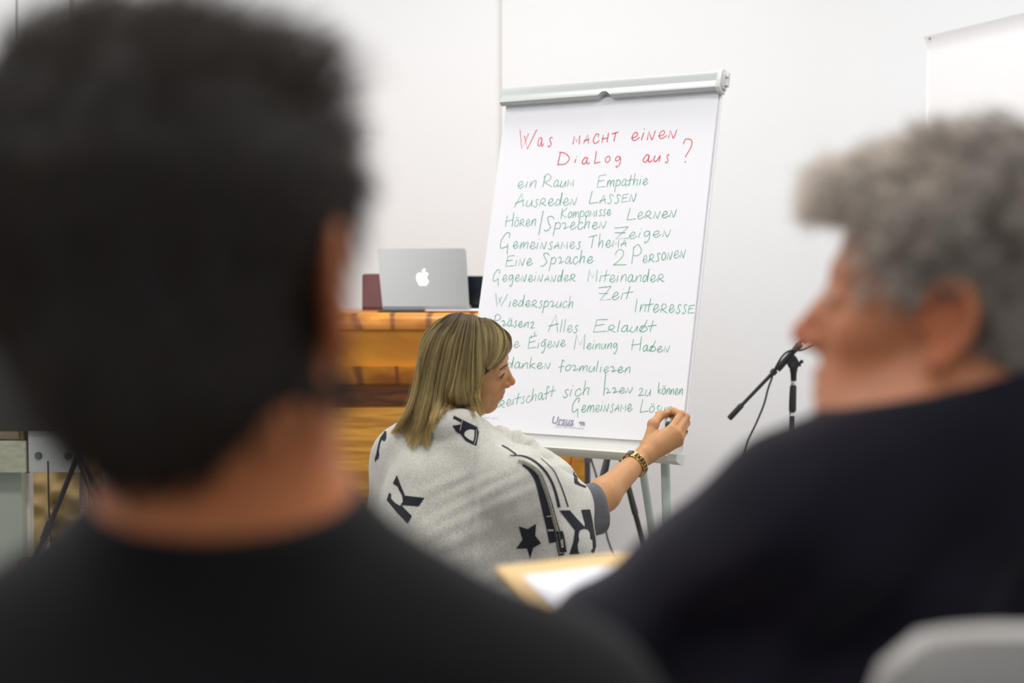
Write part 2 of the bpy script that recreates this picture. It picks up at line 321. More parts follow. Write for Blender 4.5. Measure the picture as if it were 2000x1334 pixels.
for a in (('ein', 1011, 368, 1047, 366, 14, 14), ('Ra_u_M', 1060, 365, 1121, 364, 13, 23), ('Empathie', 1166, 366, 1265, 361, 13, 25), ('Aus_Rede_N', 1005, 404, 1127, 400, 14, 27), ('L_A_S_S_E_N', 1151, 398, 1243, 394, 16, 24),
          ('Hö_Ren', 987, 442, 1046, 441, 13, 25), ('Kompo_M_Isse', 1095, 427, 1193, 420, 12, 21), ('Spreche_N', 1063, 449, 1184, 446, 14, 26), ('Le_R_Ne_N', 1224, 429, 1321, 424, 14, 23), ('Zeige_N', 1200, 467, 1310, 462, 13, 24),
          ('Gemei_Ns_A_Mes', 976, 486, 1134, 486, 14, 30), ('The_M_A', 1149, 485, 1223, 481, 14, 24), ('Ei_Ne', 988, 520, 1039, 518, 14, 22), ('Sprache', 1056, 518, 1158, 513, 14, 24), ('2', 1198, 518, 1220, 518, 30, 30),
          ('Pe_R_S_O_Ne_N', 1234, 516, 1339, 502, 15, 34), ('Gege_Nei_N_A_Nde_R', 962, 550, 1124, 550, 13, 22), ('Miteinande_R', 1147, 550, 1297, 551, 14, 23), ('Zeit', 1169, 587, 1232, 584, 15, 27), ('Inte_Ress_E', 1240, 609, 1355, 612, 16, 26),
          ('Wiede_Rspruch', 968, 598, 1120, 602, 13, 24), ('Präsenz', 964, 636, 1044, 641, 12, 20), ('Alles', 1071, 648, 1128, 649, 14, 33), ('E_Rlaubt', 1159, 649, 1278, 648, 13, 26), ('e', 1003, 679, 1014, 678, 12, 12),
          ('Eige_Ne', 1031, 681, 1104, 677, 13, 25), ('Meinung', 1121, 682, 1206, 682, 12, 28), ('Habe_N', 1233, 684, 1308, 689, 12, 24), ('danke_N', 991, 719, 1075, 721, 12, 24), ('formuliere_n', 1092, 724, 1231, 729, 12, 20),
          ('Be_Reitschaft', 945, 802, 1082, 774, 13, 22), ('sich', 1099, 775, 1152, 771, 15, 15), ('rre_N', 1182, 769, 1235, 768, 11, 11), ('zu', 1246, 773, 1271, 773, 14, 14), ('können', 1285, 770, 1333, 771, 12, 12),
          ('Gemei_Ns_A_Me', 1117, 805, 1234, 803, 14, 26), ('Lösun', 1250, 805, 1312, 807, 13, 25)):
    word(*a, M_green)
for pts in (((1061, 411), (1057, 432), (1052, 459)), ((1183, 727), (1181, 750), (1179, 772)), ((1037, 655), (1038, 660)), ((1044, 648), (1044, 655)), ((1062, 664), (1068, 663))):
    b = MB(); ribbon(b, pts, .0018, .0008); b.build('handwritten_stroke', M_green, pad)
# printed maker's mark: text as flat mesh mapped to the sheet
def text_mesh(s, name, m, fn, parent, bold=0.0):
    cu = bpy.data.curves.new('t', 'FONT'); cu.body = s; cu.size = 1; cu.offset = bold; cu.resolution_u = 3
    o = bpy.data.objects.new('t', cu); COL.objects.link(o)
    dg = bpy.context.evaluated_depsgraph_get(); me = bpy.data.meshes.new_from_object(o.evaluated_get(dg))
    bpy.data.objects.remove(o)
    xs = [v.co.x for v in me.vertices]; wmax = max(xs); x0 = min(xs)
    for v in me.vertices: v.co = fn((v.co.x - x0) / (wmax - x0), v.co.y)
    me.materials.clear(); q = link(name, me, m); par(q, parent); return q
def line_fn(x0, y0, x1, y1, h, shear, off=.0006):
    return lambda a, y: onpaper(x0 + (x1 - x0) * a + shear * y * h, y0 + (y1 - y0) * a - y * h, off)
text_mesh('Ursus', 'printed_name', M_print, line_fn(1077, 827, 1119, 829.5, 20, .25), pad, 0.02)
b = MB(); ribbon(b, [(1087, 829.2), (1117, 831.6), (1120, 828)], .003, .0007); b.build('printed_underline', M_print, pad)
text_mesh('more than simple paper', 'printed_motto', mat('printed_pale', (198, 197, 212), .7), line_fn(1085, 835, 1141, 838.5, 6.3, .25), pad)
text_mesh('www.ursus-paper.com', 'printed_address', mat('printed_paler', (205, 205, 212), .7), line_fn(905, 813, 972, 819, 6.0, .05), pad)
bear = [(1129.6, 825.6), (1131.6, 824), (1134, 823.3), (1137, 823.8), (1140.5, 823.6), (1142.2, 825.5), (1142.6, 828.5), (1142, 832), (1140.6, 832), (1140.4, 829.6), (1138.8, 832), (1137.6, 831.8), (1138, 829), (1136, 829.2), (1135, 832), (1133.4, 831.6), (1133.6, 828), (1131.6, 826.8)]
b = MB(); b.add([onpaper(x, y) for x, y in bear], [tuple(range(len(bear)))]); b.build('printed_bear', M_print, pad)
# ------------------------------------------------------------------ lectern of varnished wood
def wood(name, dark, light, axis_scale=(1, 1, 14), sc=3.0, gloss=0.36, rings=0.35):
    m = bpy.data.materials.new(name); m.use_nodes = True; nt = m.node_tree; b = nt.nodes['Principled BSDF']
    tc = nt.nodes.new('ShaderNodeTexCoord'); mp = nt.nodes.new('ShaderNodeMapping'); mp.inputs['Scale'].default_value = axis_scale
    n = nt.nodes.new('ShaderNodeTexNoise'); n.inputs['Scale'].default_value = sc; n.inputs['Detail'].default_value = 6; n.inputs['Distortion'].default_value = 0.6
    cr = nt.nodes.new('ShaderNodeValToRGB'); cr.color_ramp.elements[0].position = 0.36; cr.color_ramp.elements[0].color = (*lin(dark), 1)
    cr.color_ramp.elements[1].position = 0.62; cr.color_ramp.elements[1].color = (*lin(light), 1)
    nt.links.new(tc.outputs['Object'], mp.inputs[0]); nt.links.new(mp.outputs[0], n.inputs[0]); nt.links.new(n.outputs[0], cr.inputs[0])
    nt.links.new(cr.outputs[0], b.inputs['Base Color']); b.inputs['Roughness'].default_value = gloss
    b.inputs['Coat Weight'].default_value = 0.12; b.inputs['Coat Roughness'].default_value = 0.12
    return m
def veins(m, freq, dark, lo=.0, hi=.10, rot=0.0, dist=3.0):
    nt = m.node_tree; b = nt.nodes['Principled BSDF']; src = b.inputs['Base Color'].links[0].from_socket
    tc = nt.nodes.new('ShaderNodeTexCoord'); mp = nt.nodes.new('ShaderNodeMapping'); mp.inputs['Rotation'].default_value = (0, rot, 0)
    wv = nt.nodes.new('ShaderNodeTexWave'); wv.inputs['Scale'].default_value = freq; wv.inputs['Distortion'].default_value = dist; wv.inputs['Detail'].default_value = 1; wv.inputs['Detail Scale'].default_value = 1.5
    nt.links.new(tc.outputs['Object'], mp.inputs[0]); nt.links.new(mp.outputs[0], wv.inputs[0])
    mr = nt.nodes.new('ShaderNodeMapRange'); mr.inputs[1].default_value = lo; mr.inputs[2].default_value = hi; nt.links.new(wv.outputs['Fac'], mr.inputs[0])
    mx = nt.nodes.new('ShaderNodeMixRGB'); mx.inputs[1].default_value = (*lin(dark), 1); nt.links.new(mr.outputs[0], mx.inputs[0]); nt.links.new(src, mx.inputs[2]); nt.links.new(mx.outputs[0], b.inputs['Base Color'])
M_w1 = wood('wood_panel', (150, 92, 22), (206, 140, 42)); M_w2 = wood('wood_moulding', (150, 84, 10), (224, 150, 36), (1, 1, 2), 3.2); M_w3 = wood('wood_plank', (176, 108, 14), (216, 144, 28), (1, 1, 4), 2)
LY = 4.82
veins(M_w2, 2.3, (120, 64, 12), .0, .10, 0, 5); veins(M_w3, 1.1, (128, 68, 14), .0, .035, math.radians(78), 7)
def Z(py, Y): return P(1000, py, Y).z
lx0, lx1 = P(420, 700, LY).x, P(1143, 900, LY).x; lcx = (lx0 + lx1) / 2; LW = lx1 - lx0
lt = empty('lectern', (lcx, LY + 0.25, 0), 'varnished golden wood lectern carrying two laptops behind the kneeling writer', 'lectern')
def lprof(name, prof, m, y0=0, x0=lx0, x1=lx1, edge=True):
    b = MB(); b.prism(prof, x0, x1, lambda y, z, t_: Vector((t_, LY + y, z))); return b.build(name, m, lt, edge=edge)
zt = Z(611, LY)
z1, z2, z3, z4 = Z(643, LY), Z(715, LY), Z(752, LY), Z(797, LY)
arc = [(0.030 - 0.045 * math.sin(a), zt - 0.052 * (1 - math.cos(a))) for a in np.linspace(0, math.pi / 2, 8)]
lprof('top_board', [(0.70, zt)] + [(y, z) for y, z in arc] + [(-0.015, z1), (0.70, z1)], M_w2)
lprof('upper_panel', [(0.0, z1 - .001), (0.68, z1 - .001), (0.68, z2), (0.0, z2)], M_w3)
mo = [(0.012 - .022 * math.cos(a), z2 - (z2 - z3) * math.sin(a)) for a in np.linspace(0, math.pi / 2, 7)]
lprof('moulding', [(0.66, z2 - .0005)] + mo + [(0.06, z3), (0.66, z3)], M_w2)
lprof('recess_panel', [(0.055, z3 - .0005), (0.66, z3 - .0005), (0.66, z4), (0.055, z4)], wood('wood_recess_shade', (84, 46, 10), (140, 84, 20)))  # shade of the recess put into the colour as a darker wood
ps = 6; 
b = MB(); b.box((lcx, LY + .33, z4 / 2 + .04), (LW, .66, z4 - .08), bev=.004); b.build('front_panel', wood('wood_grain', (160, 104, 26), (206, 148, 52), (1, 1, 16), 3.4), lt, edge=True)
b = MB(); b.box((lcx, LY + .33, .04), (LW - .06, .60, .08)); b.build('plinth', wood('wood_recess_shade2', (60, 34, 12), (100, 60, 20)), lt)
# dark grain veins on the top board come from its wood material
# ------------------------------------------------------------------ laptops
M_alum = mat('laptop_aluminium', (176, 178, 178), 0.34, metal=0.75)
M_black = mat('black_plastic', (22, 22, 24), 0.35)
def laptop(name, label, pxs, Y, m, glyph_logo=False, zb=0.0):
    """pxs: lid corners TL TR BR BL in the picture, at depth Y (bottom) tilted back by tan"""
    tl, tr, brr, bl = pxs
    a = P(*bl, Y); c = P(*brr, Y); zt_ = P(*tl, Y + .06)
    A, Bq, C, D = a, c, P(*tr, Y + .045), P(*tl, Y + .045)
    t_ = empty(name, (A + Bq) / 2, label, 'laptop')
    n = (Bq - A).cross(D - A).normalized()
    if n.y > 0: n = -n
    # rounded lid outline by bilinear map
    def bil(u, v, o=0): return A * (1 - u) * (1 - v) + Bq * u * (1 - v) + C * u * v + D * (1 - u) * v - n * o
    out = []; r = .035; asp = 1.5
    for cu, cv, a0 in ((1 - r, r * asp, -90), (1 - r, 1 - r * asp, 0), (r, 1 - r * asp, 90), (r, r * asp, 180)):
        for k in range(6):
            an = math.radians(a0 + 18 * k); out.append((cu + r * math.cos(an), cv + r * asp * math.sin(an)))
    b = MB(); b.prism(out, 0, .006, lambda x, y, o: bil(x, y, o)); lid = b.build('lid', m, t_, edge=True)
    b = MB(); b.prism([(.03 + .94 * x, .05 + .92 * y) for x, y in out], .0062, .0068, lambda x, y, o: bil(x, y, o)); b.build('screen_panel', M_black, lid)
    wv = (Bq - A); dv = Vector((-wv.y, wv.x, 0)).normalized()
    if dv.y < 0: dv = -dv
    dv = dv * .225
    base0 = Vector((A.x, A.y, zb + .009))
    def bs_(u, v, z): return base0 + wv * u + dv * v + Vector((0, 0, z))
    b = MB(); b.prism([(u, (v - .02)) for u, v in out], -.009, .003, lambda x, y, z: bs_(x, y, z)); bo = b.build('base', m, t_, edge=True)
    b = MB()
    for j in range(5):
        for i in range(13):
            b.add([bs_(.06 + .068 * i, .12 + .085 * j, .0032), bs_(.06 + .068 * i + .06, .12 + .085 * j, .0032), bs_(.06 + .068 * i + .06, .12 + .085 * j + .07, .0032), bs_(.06 + .068 * i, .12 + .085 * j + .07, .0032)], [(0, 1, 2, 3)])
    b.build('keyboard', M_black, bo, kind=None)
    return t_, bil, n, lid
laptopY = 5.0
t1, bil, nn, lid1 = laptop('laptop', 'open silver laptop with a glowing white fruit emblem on its lid', ((736, 486), (910, 485), (917, 606), (748, 606)), LY + .09, M_alum, True, zt + .0080)
# emblem on lid: bitten fruit with leaf
def lidpx(px, py, o=-0.0006):
    A = bil(0, 0); n = nn; d = ray(px, py); oo = Vector((0, 0, CAMZ)); t_ = (A - n * o - oo).dot(n) / d.dot(n); return oo + d * t_
ap = [(826, 535.5), (829, 533), (833, 532.6), (836, 535), (834, 538.5), (833.3, 542), (834.4, 546), (837, 548.6), (835, 553.4), (831.5, 557.6), (828.6, 557.6), (825.6, 556.8), (822.6, 558), (819.4, 556.6), (816, 551), (813.8, 545), (813.6, 540), (815.4, 535.4), (819, 533), (823, 534)]
ap = [(x, y) for x, y in crom(ap + ap[:1], 3)][:-1]
M_glow = mat('emblem_glow', (255, 255, 255), .5, emit=1.3)
b = MB(); b.prism(ap, -0.0002, -0.0012, lambda x, y, o: lidpx(x, y, o)); em = b.build('fruit_emblem', M_glow); par(em, lid1)
lf = [(825.3, 532), (824.9, 529), (826.5, 526), (830, 524.6), (830.3, 528), (828.4, 531)]
b = MB(); b.prism(lf, -0.0002, -0.0012, lambda x, y, o: lidpx(x, y, o)); em2 = b.build('leaf_emblem', M_glow); par(em2, lid1)
# dark red folder case standing left, dark monitor right, red-edged magazine under the laptop
M_mar = mat('laptop_maroon', (98, 58, 58), .4, metal=.3)
laptop('laptop', 'dark maroon open laptop partly hidden behind the silver one', ((707, 535), (896, 533), (898, 604), (707, 604)), LY + .36, M_mar, False, zt + .0005)
M_navy = mat('display_navy', (10, 20, 32), .25)
x0, x1 = P(905, 540, LY + .37).x, P(985, 540, LY + .37).x
t = empty('monitor', ((x0 + x1) / 2, LY + .37, zt), 'small dark navy monitor between the silver laptop and the flipchart', 'monitor')
b = MB(); za, zb = P(900, 610, LY + .37).z, P(900, 539, LY + .37).z
b.box(((x0 + x1) / 2, LY + .37, (zt + .012 + zb) / 2), (x1 - x0, .02, zb - zt - .012), bev=.003); b.build('housing', M_navy, t, edge=True)
b = MB(); b.box(((x0 + x1) / 2, LY + .37, zt + .006), (.10, .10, .012), bev=.002); b.build('stand', M_black, t, edge=True)
M_redp = mat('red_card', (190, 40, 30), .5)
t = empty('red_folder', (P(890, 610, LY + .05).x, LY + .03, zt), 'thin folder with a bright red edge lying under the silver laptop', 'folder')
a_, c_ = P(826, 608, LY + .0).x, P(975, 608, LY + .0).x
b = MB(); b.box(((a_ + c_) / 2, LY + .17, zt + .0035), (c_ - a_, .28, .003), bev=0); b.build('cover', M_redp, t)
b = MB(); b.box(((a_ + c_) / 2, LY + .17, zt + .0062), (c_ - a_ - .01, .28, .0022), bev=0); b.build('paper', mat('plain_paper', (235, 235, 235), .8), t)
b = MB(); a_, c_ = P(735, 608, LY).x, P(824, 608, LY).x; b.box(((a_ + c_) / 2, LY + .17, zt + .003), (c_ - a_, .25, .005), bev=.001)
tag(b.build('notebook', mat('notebook_cover', (60, 62, 66), .5), edge=True), 'thin dark notebook under the left half of the silver laptop', 'notebook')
# ------------------------------------------------------------------ microphone stands
M_blk = mat('stand_black', (30, 30, 32), .42); M_blk2 = mat('grip_black', (38, 38, 40), .7); M_wht = mat('white_tape', (225, 226, 228), .6); M_chr = mat('chrome', (210, 205, 200), .2, metal=1)
M_cable = mat('cable_black', (20, 26, 22), .5)
MY = 4.6
def T(p, q=MY): return P(p[0], p[1], q)
base = T((1547, 900)); base.z = 0
ms = empty('microphone_stand', base, 'black boom microphone stand with a foam counterweight left of the grey-haired man', 'microphone stand')
def tb(name, pts, r, m, parent=ms, seg=14, Y=MY):
    b = MB(); b.tube([T(p, Y) if len(p) == 2 else Vector(p) for p in pts], r, seg); return b.build(name, m, parent, edge=True)
px_ = 2800 / MY
tb('pole', [(1548, 770), (1547, 800), (1547, 900), (base.x, MY, .12)], 5.2 / px_, M_blk)
tb('upper_pole', [(1549, 742), (1548.5, 772)], 4.0 / px_, M_chr)
tb('foam_grip', [(1549.5, 752), (1549.2, 756), (1548.2, 780), (1547.8, 800), (1547.4, 804)], [5 / px_, 6.5 / px_, 7 / px_, 7.2 / px_, 6.4 / px_], M_blk2)
tb('tape_band', [(1547.6, 806), (1547.4, 812.5)], 5.6 / px_, M_wht)
tb('white_collar', [(1549.6, 745.5), (1549.6, 747)], 5.5 / px_, M_wht)
tb('clutch_fork', [(1550, 744), (1550, 730), (1550, 720)], [5.5 / px_, 6.2 / px_, 8 / px_], M_blk)
b = MB()
plate = [(1536, 709), (1542, 697), (1549, 691), (1556, 698), (1561, 708), (1560, 716), (1555, 723), (1546, 723), (1540, 717)]
b.prism(plate, MY - .012, MY + .012, lambda x, y, o: P(x, y, o)); b.build('swivel_plate', M_blk, ms, edge=True)
b = MB(); b.tube([P(1549, 712, MY - .02), P(1549, 712, MY + .02)], .009, 14); b.build('swivel_bolt', M_blk2, ms, edge=True)
b = MB(); b.ball(P(1565.5, 706.5, MY), 3.8 / px_); b.tube([P(1556, 712, MY), P(1565, 707, MY)], 2.2 / px_); b.tube([P(1556, 713, MY), P(1564, 713, MY)], 3.0 / px_); b.build('wing_knob', M_blk2, ms, edge=True)
tb('boom', [(1424, 817), (1500, 738), (1566, 665), (1586, 643)], [3.6 / px_] * 4, M_blk)
tb('counterweight', [(1423.5, 818), (1426, 815.5), (1447, 793), (1450, 790)], [4.6 / px_, 5.8 / px_, 5.6 / px_, 4.6 / px_], M_blk2)
tb('boom_sleeve', [(1518, 722), (1523, 716.5), (1550, 686), (1561, 674), (1564, 670)], [6.5 / px_, 6.8 / px_, 5.4 / px_, 7.5 / px_, 6 / px_], M_blk)
tb('boom_clip', [(1508, 730), (1514, 723)], 6.5 / px_, M_blk2)
tb('boom_joint', [(1569, 667), (1577, 659)], 5.6 / px_, M_blk2)
b = MB(); b.tube([P(1586, 643, MY), P(1612, 614, MY)], [.012, .011], 14); b.tube([P(1612, 614, MY), P(1624, 601, MY)], [.012, .022], 14); b.ball(P(1630, 594, MY), .026); mic = b.build('microphone', M_blk2, edge=True)
tag(mic, 'black microphone on the boom tip hidden behind the grey-haired man', 'microphone')
for k in range(3):
    an = math.radians(-100 + 120 * k + 50); e = base + Vector((math.cos(an) * .3, math.sin(an) * .3, .012))
    b = MB(); b.tube([base + Vector((0, 0, .14)), e], .0085, 10); b.tube([e - (e - base).normalized() * .03, e + Vector((0, 0, 0))], .012, 10); b.build('leg', M_blk, ms, edge=True)
cab = [(1590, 672), (1582, 676), (1572, 681), (1563, 684), (1550, 684), (1538, 687), (1527, 697), (1518, 712), (1511, 726), (1507, 740), (1500, 760), (1492, 790), (1479, 822), (1466, 850), (1459, 868), (1450, 910)]
b = MB(); b.tube([T(q, MY - .012) for q in [tuple(x) for x in crom(cab, 4)]] + [Vector((T((1450, 910)).x - .05, MY, .3)), Vector((T((1450, 910)).x - .1, MY + .1, .008)), Vector((T((1450, 910)).x - .5, MY + .3, .008))], .0032, 8)
tag(b.build('microphone_cable', M_cable, None, True), 'thin black cable running down from the microphone boom', 'cable')
# second stand and cables in the gap under the flipchart
LX = 4.7
pb = P(1147, 900, 4.74); pb.z = 0
t = empty('speaker_stand', pb, 'dark grey tube stand beside the right end of the lectern', 'stand')
b = MB(); b.tube([P(1147.5, 902, 4.74), P(1147.5, 1000, 4.74), pb + Vector((0, 0, .1))], 5.6 / 2800 * 4.74, 14); b.build('pole', mat('stand_grey', (70, 72, 76), .5), t, edge=True)
b = MB(); b.tube([P(1147.5, 880, 4.74), P(1147.5, 904, 4.74)], 6.4 / 2800 * 4.74, 14); b.build('collar', mat('stand_grey2', (84, 86, 90), .5), t, edge=True)
for k in range(3):
    an = math.radians(30 + 120 * k); e = pb + Vector((math.cos(an) * .22, math.sin(an) * .16, .012)); b = MB(); b.tube([pb + Vector((0, 0, .18)), e], .008, 10); b.build('leg', M_blk, t, edge=True)
b = MB(); b.tube([P(*q, 4.78) for q in ((1114, 880), (1116, 893), (1115, 902), (1113, 912), (1113, 960), (1116, 1100))], .003, 8)
tag(b.build('red_cable', mat('cable_red', (200, 50, 30), .5), None, True), 'thin red cable hanging in front of the lectern below the flipchart tray', 'cable')
b = MB(); q = [P(*q, 4.9) for q in [tuple(x) for x in crom([(1150, 880), (1157, 905), (1166, 935), (1176, 990), (1184, 1040), (1190, 1062), (1199, 1084), (1215, 1110)], 4)]]; b.tube(q + [Vector((q[-1].x + .1, 5.1, .006))], .0032, 8)
tag(b.build('black_cable', M_cable, None, True), 'thin black cable curving to the floor behind the writer\'s sleeve', 'cable')
hub = P(1196, 852, 4.55)
t = empty('tripod', Vector((hub.x, 4.55, 0)), 'black tripod whose leg slants down behind the writer\'s forearm', 'tripod')
a_, m_, e_ = P(1204, 862, 4.52), P(1241, 1004, 4.45), P(1256, 1060, 4.43); e2 = m_ + (e_ - m_) * (m_.z / (m_.z - e_.z))
b = MB(); b.tube([a_, m_], [.007, .0105], 12); b.build('leg', M_blk, t, edge=True)
b = MB(); b.tube([m_ - (e_ - m_).normalized() * .012, e2 + Vector((0, 0, .008))], .0085, 12); b.build('lower_leg', M_blk, t, edge=True)
for q in ((1166, 1010, 4.62), (1156, 1010, 4.40)):
    g_ = P(*q); e2 = hub + (g_ - hub) * ((hub.z - .008) / (hub.z - g_.z)); b = MB(); b.tube([hub, e2], .0085, 10); b.build('leg', M_blk, t, edge=True)
b = MB(); b.tube([hub - Vector((0, 0, .03)), hub + Vector((0, 0, .05))], .016, 12); b.build('hub', M_blk, t, edge=True)
# ------------------------------------------------------------------ signed distance modelling for bodies and cloth
class Sdf:
    def __init__(s): s.p = []; s.T = np.eye(4); s.sc = 1.0
    def frame(s, o, fwd, up, sc=1.0):
        f = np.array(fwd, float); f /= np.linalg.norm(f); u = np.array(up, float); u -= f * (u @ f); u /= np.linalg.norm(u)
        T = np.eye(4); T[:3, 0] = f * sc; T[:3, 1] = np.cross(u, f) * sc; T[:3, 2] = u * sc; T[:3, 3] = o; s.T = T; s.sc = sc; return s
    def w(s, p): return s.T[:3, :3] @ np.array(p, float) + s.T[:3, 3]
    def ell(s, c, r, k=0.015, op='+', R=None, tag=None):
        A = s.T[:3, :3] / s.sc
        if R is not None: A = A @ np.array(R.to_3x3())
        r = np.array(r if isinstance(r, (list, tuple)) else (r, r, r), float) * s.sc
        s.p.append(dict(t='e', c=s.w(c), r=r, A=A, k=k, op=op, b=max(r), tag=tag)); return s
    def cap(s, a, b, ra, rb, k=0.015, op='+', tag=None, flat=None):
        a = s.w(a); b = s.w(b); s.p.append(dict(t='c', a=a, q=b, ra=ra * s.sc, rb=rb * s.sc, k=k, op=op, c=(a + b) / 2, b=np.linalg.norm(a - b) / 2 + max(ra, rb) * s.sc, tag=tag)); return s
    def chain(s, pts, rs, k=0.01, op='+', tag=None):
        for i in range(len(pts) - 1): s.cap(pts[i], pts[i + 1], rs[i], rs[i + 1], k, op, tag)
        return s
def sd_one(p, X):
    if p['t'] == 'e':
        q = (X - p['c'].astype(np.float32)) @ p['A'].astype(np.float32); r = p['r'].astype(np.float32)
        k0 = np.linalg.norm(q / r, axis=1); k1 = np.linalg.norm(q / (r * r), axis=1)
        return np.where(k0 < 1e-5, -r.min(), k0 * (k0 - 1) / np.maximum(k1, 1e-6))
    a = p['a'].astype(np.float32); ab = (p['q'] - p['a']).astype(np.float32); pa = X - a
    t = np.clip(pa @ ab / max(float(ab @ ab), 1e-12), 0, 1)
    return np.linalg.norm(pa - t[:, None] * ab, axis=1) - (p['ra'] + (p['rb'] - p['ra']) * t)
def sd_eval(ps, X):
    d = np.full(len(X), 1.0, np.float32)
    for p in ps:
        e = sd_one(p, X); k = p['k']
        if p['op'] == '+':
            h = np.maximum(k - np.abs(d - e), 0) / k; d = np.minimum(d, e) - h * h * k * 0.25
        else:
            e = -e; h = np.maximum(k - np.abs(d - e), 0) / k; d = np.maximum(d, e) + h * h * k * 0.25
    return d
def mesh_sdf(name, prims, h, m, parent=None, post=None, margin=0.03, bounds=None, colfn=None):
    B_ = 8
    lo = np.min([p['c'] - p['b'] for p in prims if p['op'] == '+'], axis=0) - margin; hi = np.max([p['c'] + p['b'] for p in prims if p['op'] == '+'], axis=0) + margin
    if bounds is not None: lo = np.maximum(lo, bounds[0]); hi = np.minimum(hi, bounds[1])
    nb = np.ceil((hi - lo) / (h * B_)).astype(int); Mc = 4
    g = np.arange(B_ + 1, dtype=np.float32) * h
    loc = np.stack(np.meshgrid(g, g, g, indexing='ij'), -1).reshape(-1, 3)
    S = int(max(nb) * B_ + 20)
    cells = []; cpos = []; edges = []
    for mx in range(0, nb[0], Mc):
        for my in range(0, nb[1], Mc):
            for mz in range(0, nb[2], Mc):
                c0 = lo + np.array([mx, my, mz]) * B_ * h; ce = c0 + Mc * B_ * h / 2; rad = Mc * B_ * h * 0.87
                sub = [p for p in prims if np.linalg.norm(p['c'] - ce) < p['b'] + rad + 0.035 + margin]
                if not any(p['op'] == '+' for p in sub): continue
                ii = np.array([(i, j, k) for i in range(mx, min(mx + Mc, nb[0])) for j in range(my, min(my + Mc, nb[1])) for k in range(mz, min(mz + Mc, nb[2]))])
                cc = (lo + (ii + 0.5) * B_ * h).astype(np.float32)
                d = sd_eval(sub, cc)
                if post: d = post(cc, d)
                ii = ii[np.abs(d) < B_ * h * 0.87 * 1.7 + 0.012]
                if len(ii) == 0: continue
                O = (lo + ii * B_ * h).astype(np.float32)
                X = (O[:, None, :] + loc[None]).reshape(-1, 3)
                d = sd_eval(sub, X)
                if post: d = post(X, d)
                D = d.reshape(len(ii), B_ + 1, B_ + 1, B_ + 1); s_ = D < 0
                # active cells
                cnt = np.zeros((len(ii), B_, B_, B_), np.int8); acc = np.zeros((len(ii), B_, B_, B_, 3), np.float32); nn = np.zeros((len(ii), B_, B_, B_), np.float32)
                def sl(a, o): return a[:, o[0]:o[0] + B_, o[1]:o[1] + B_, o[2]:o[2] + B_]
                for ax in range(3):
                    for u in (0, 1):
                        for v in (0, 1):
                            o0 = [0, 0, 0]; oth = [q for q in range(3) if q != ax]; o0[oth[0]] = u; o0[oth[1]] = v; o1 = list(o0); o1[ax] = 1
                            a, b = sl(D, o0), sl(D, o1); ch = (a < 0) != (b < 0); t = np.where(ch, a / np.where(ch, a - b, 1), 0)
                            pos = [np.full(a.shape, o0[q], np.float32) for q in range(3)]; pos[ax] = t
                            for q in range(3): acc[..., q] += np.where(ch, pos[q], 0)
                            nn += ch
                act = nn > 0
                w_ = np.argwhere(act)
                if len(w_) == 0: continue
                gi = ii[w_[:, 0]] * B_ + w_[:, 1:] + 1
                cells.append((gi[:, 0] * S + gi[:, 1]) * S + gi[:, 2])
                cpos.append(lo + (gi - 1) * h + acc[act] / nn[act][:, None] * h)
                for ax in range(3):
                    o1 = [0, 0, 0]; o1[ax] = 1; a, b = sl(s_, (0, 0, 0)), sl(s_, o1); e = np.argwhere(a != b)
                    if len(e):
                        ge = ii[e[:, 0]] * B_ + e[:, 1:] + 1; edges.append(np.c_[ge, np.full(len(e), ax), a[tuple(e.T)]])
    cid = np.concatenate(cells); cp = np.concatenate(cpos); o = np.argsort(cid); cid = cid[o]; cp = cp[o]
    E = np.concatenate(edges); quads = []
    for ax in range(3):
        e = E[E[:, 3] == ax]; g_ = e[:, :3]; oth = [q for q in range(3) if q != ax]; A1 = np.zeros(3, int); A1[oth[0]] = 1; A2 = np.zeros(3, int); A2[oth[1]] = 1
        q = [g_ - A1 - A2, g_ - A2, g_, g_ - A1]
        q = [(x[:, 0] * S + x[:, 1]) * S + x[:, 2] for x in q]
        ix = [np.minimum(np.searchsorted(cid, x), len(cid) - 1) for x in q]; ok = np.all([cid[i] == x for i, x in zip(ix, q)], axis=0)
        Q = np.stack(ix, 1)[ok]; fl = e[ok][:, 4] == (1 if ax != 1 else 0)
        Q[~fl] = Q[~fl][:, ::-1]; quads.append(Q)
    Q = np.concatenate(quads)
    me = bpy.data.meshes.new(name); me.vertices.add(len(cp)); me.vertices.foreach_set('co', cp.astype(np.float32).ravel())
    me.loops.add(Q.size); me.loops.foreach_set('vertex_index', Q.astype(np.int32).ravel())
    me.polygons.add(len(Q)); me.polygons.foreach_set('loop_start', np.arange(0, Q.size, 4, dtype=np.int32)); me.polygons.foreach_set('use_smooth', np.ones(len(Q), bool))
    me.update(); me.validate()
    if colfn is not None:
        ca = me.color_attributes.new('tint', 'FLOAT_COLOR', 'POINT'); c = np.ones((len(me.vertices), 4), np.float32)
        co = np.empty(len(me.vertices) * 3, np.float32); me.vertices.foreach_get('co', co); c[:, :3] = colfn(co.reshape(-1, 3)); ca.data.foreach_set('color', c.ravel())
    o = link(name, me, m)
    if parent is not None: par(o, parent)
    return o
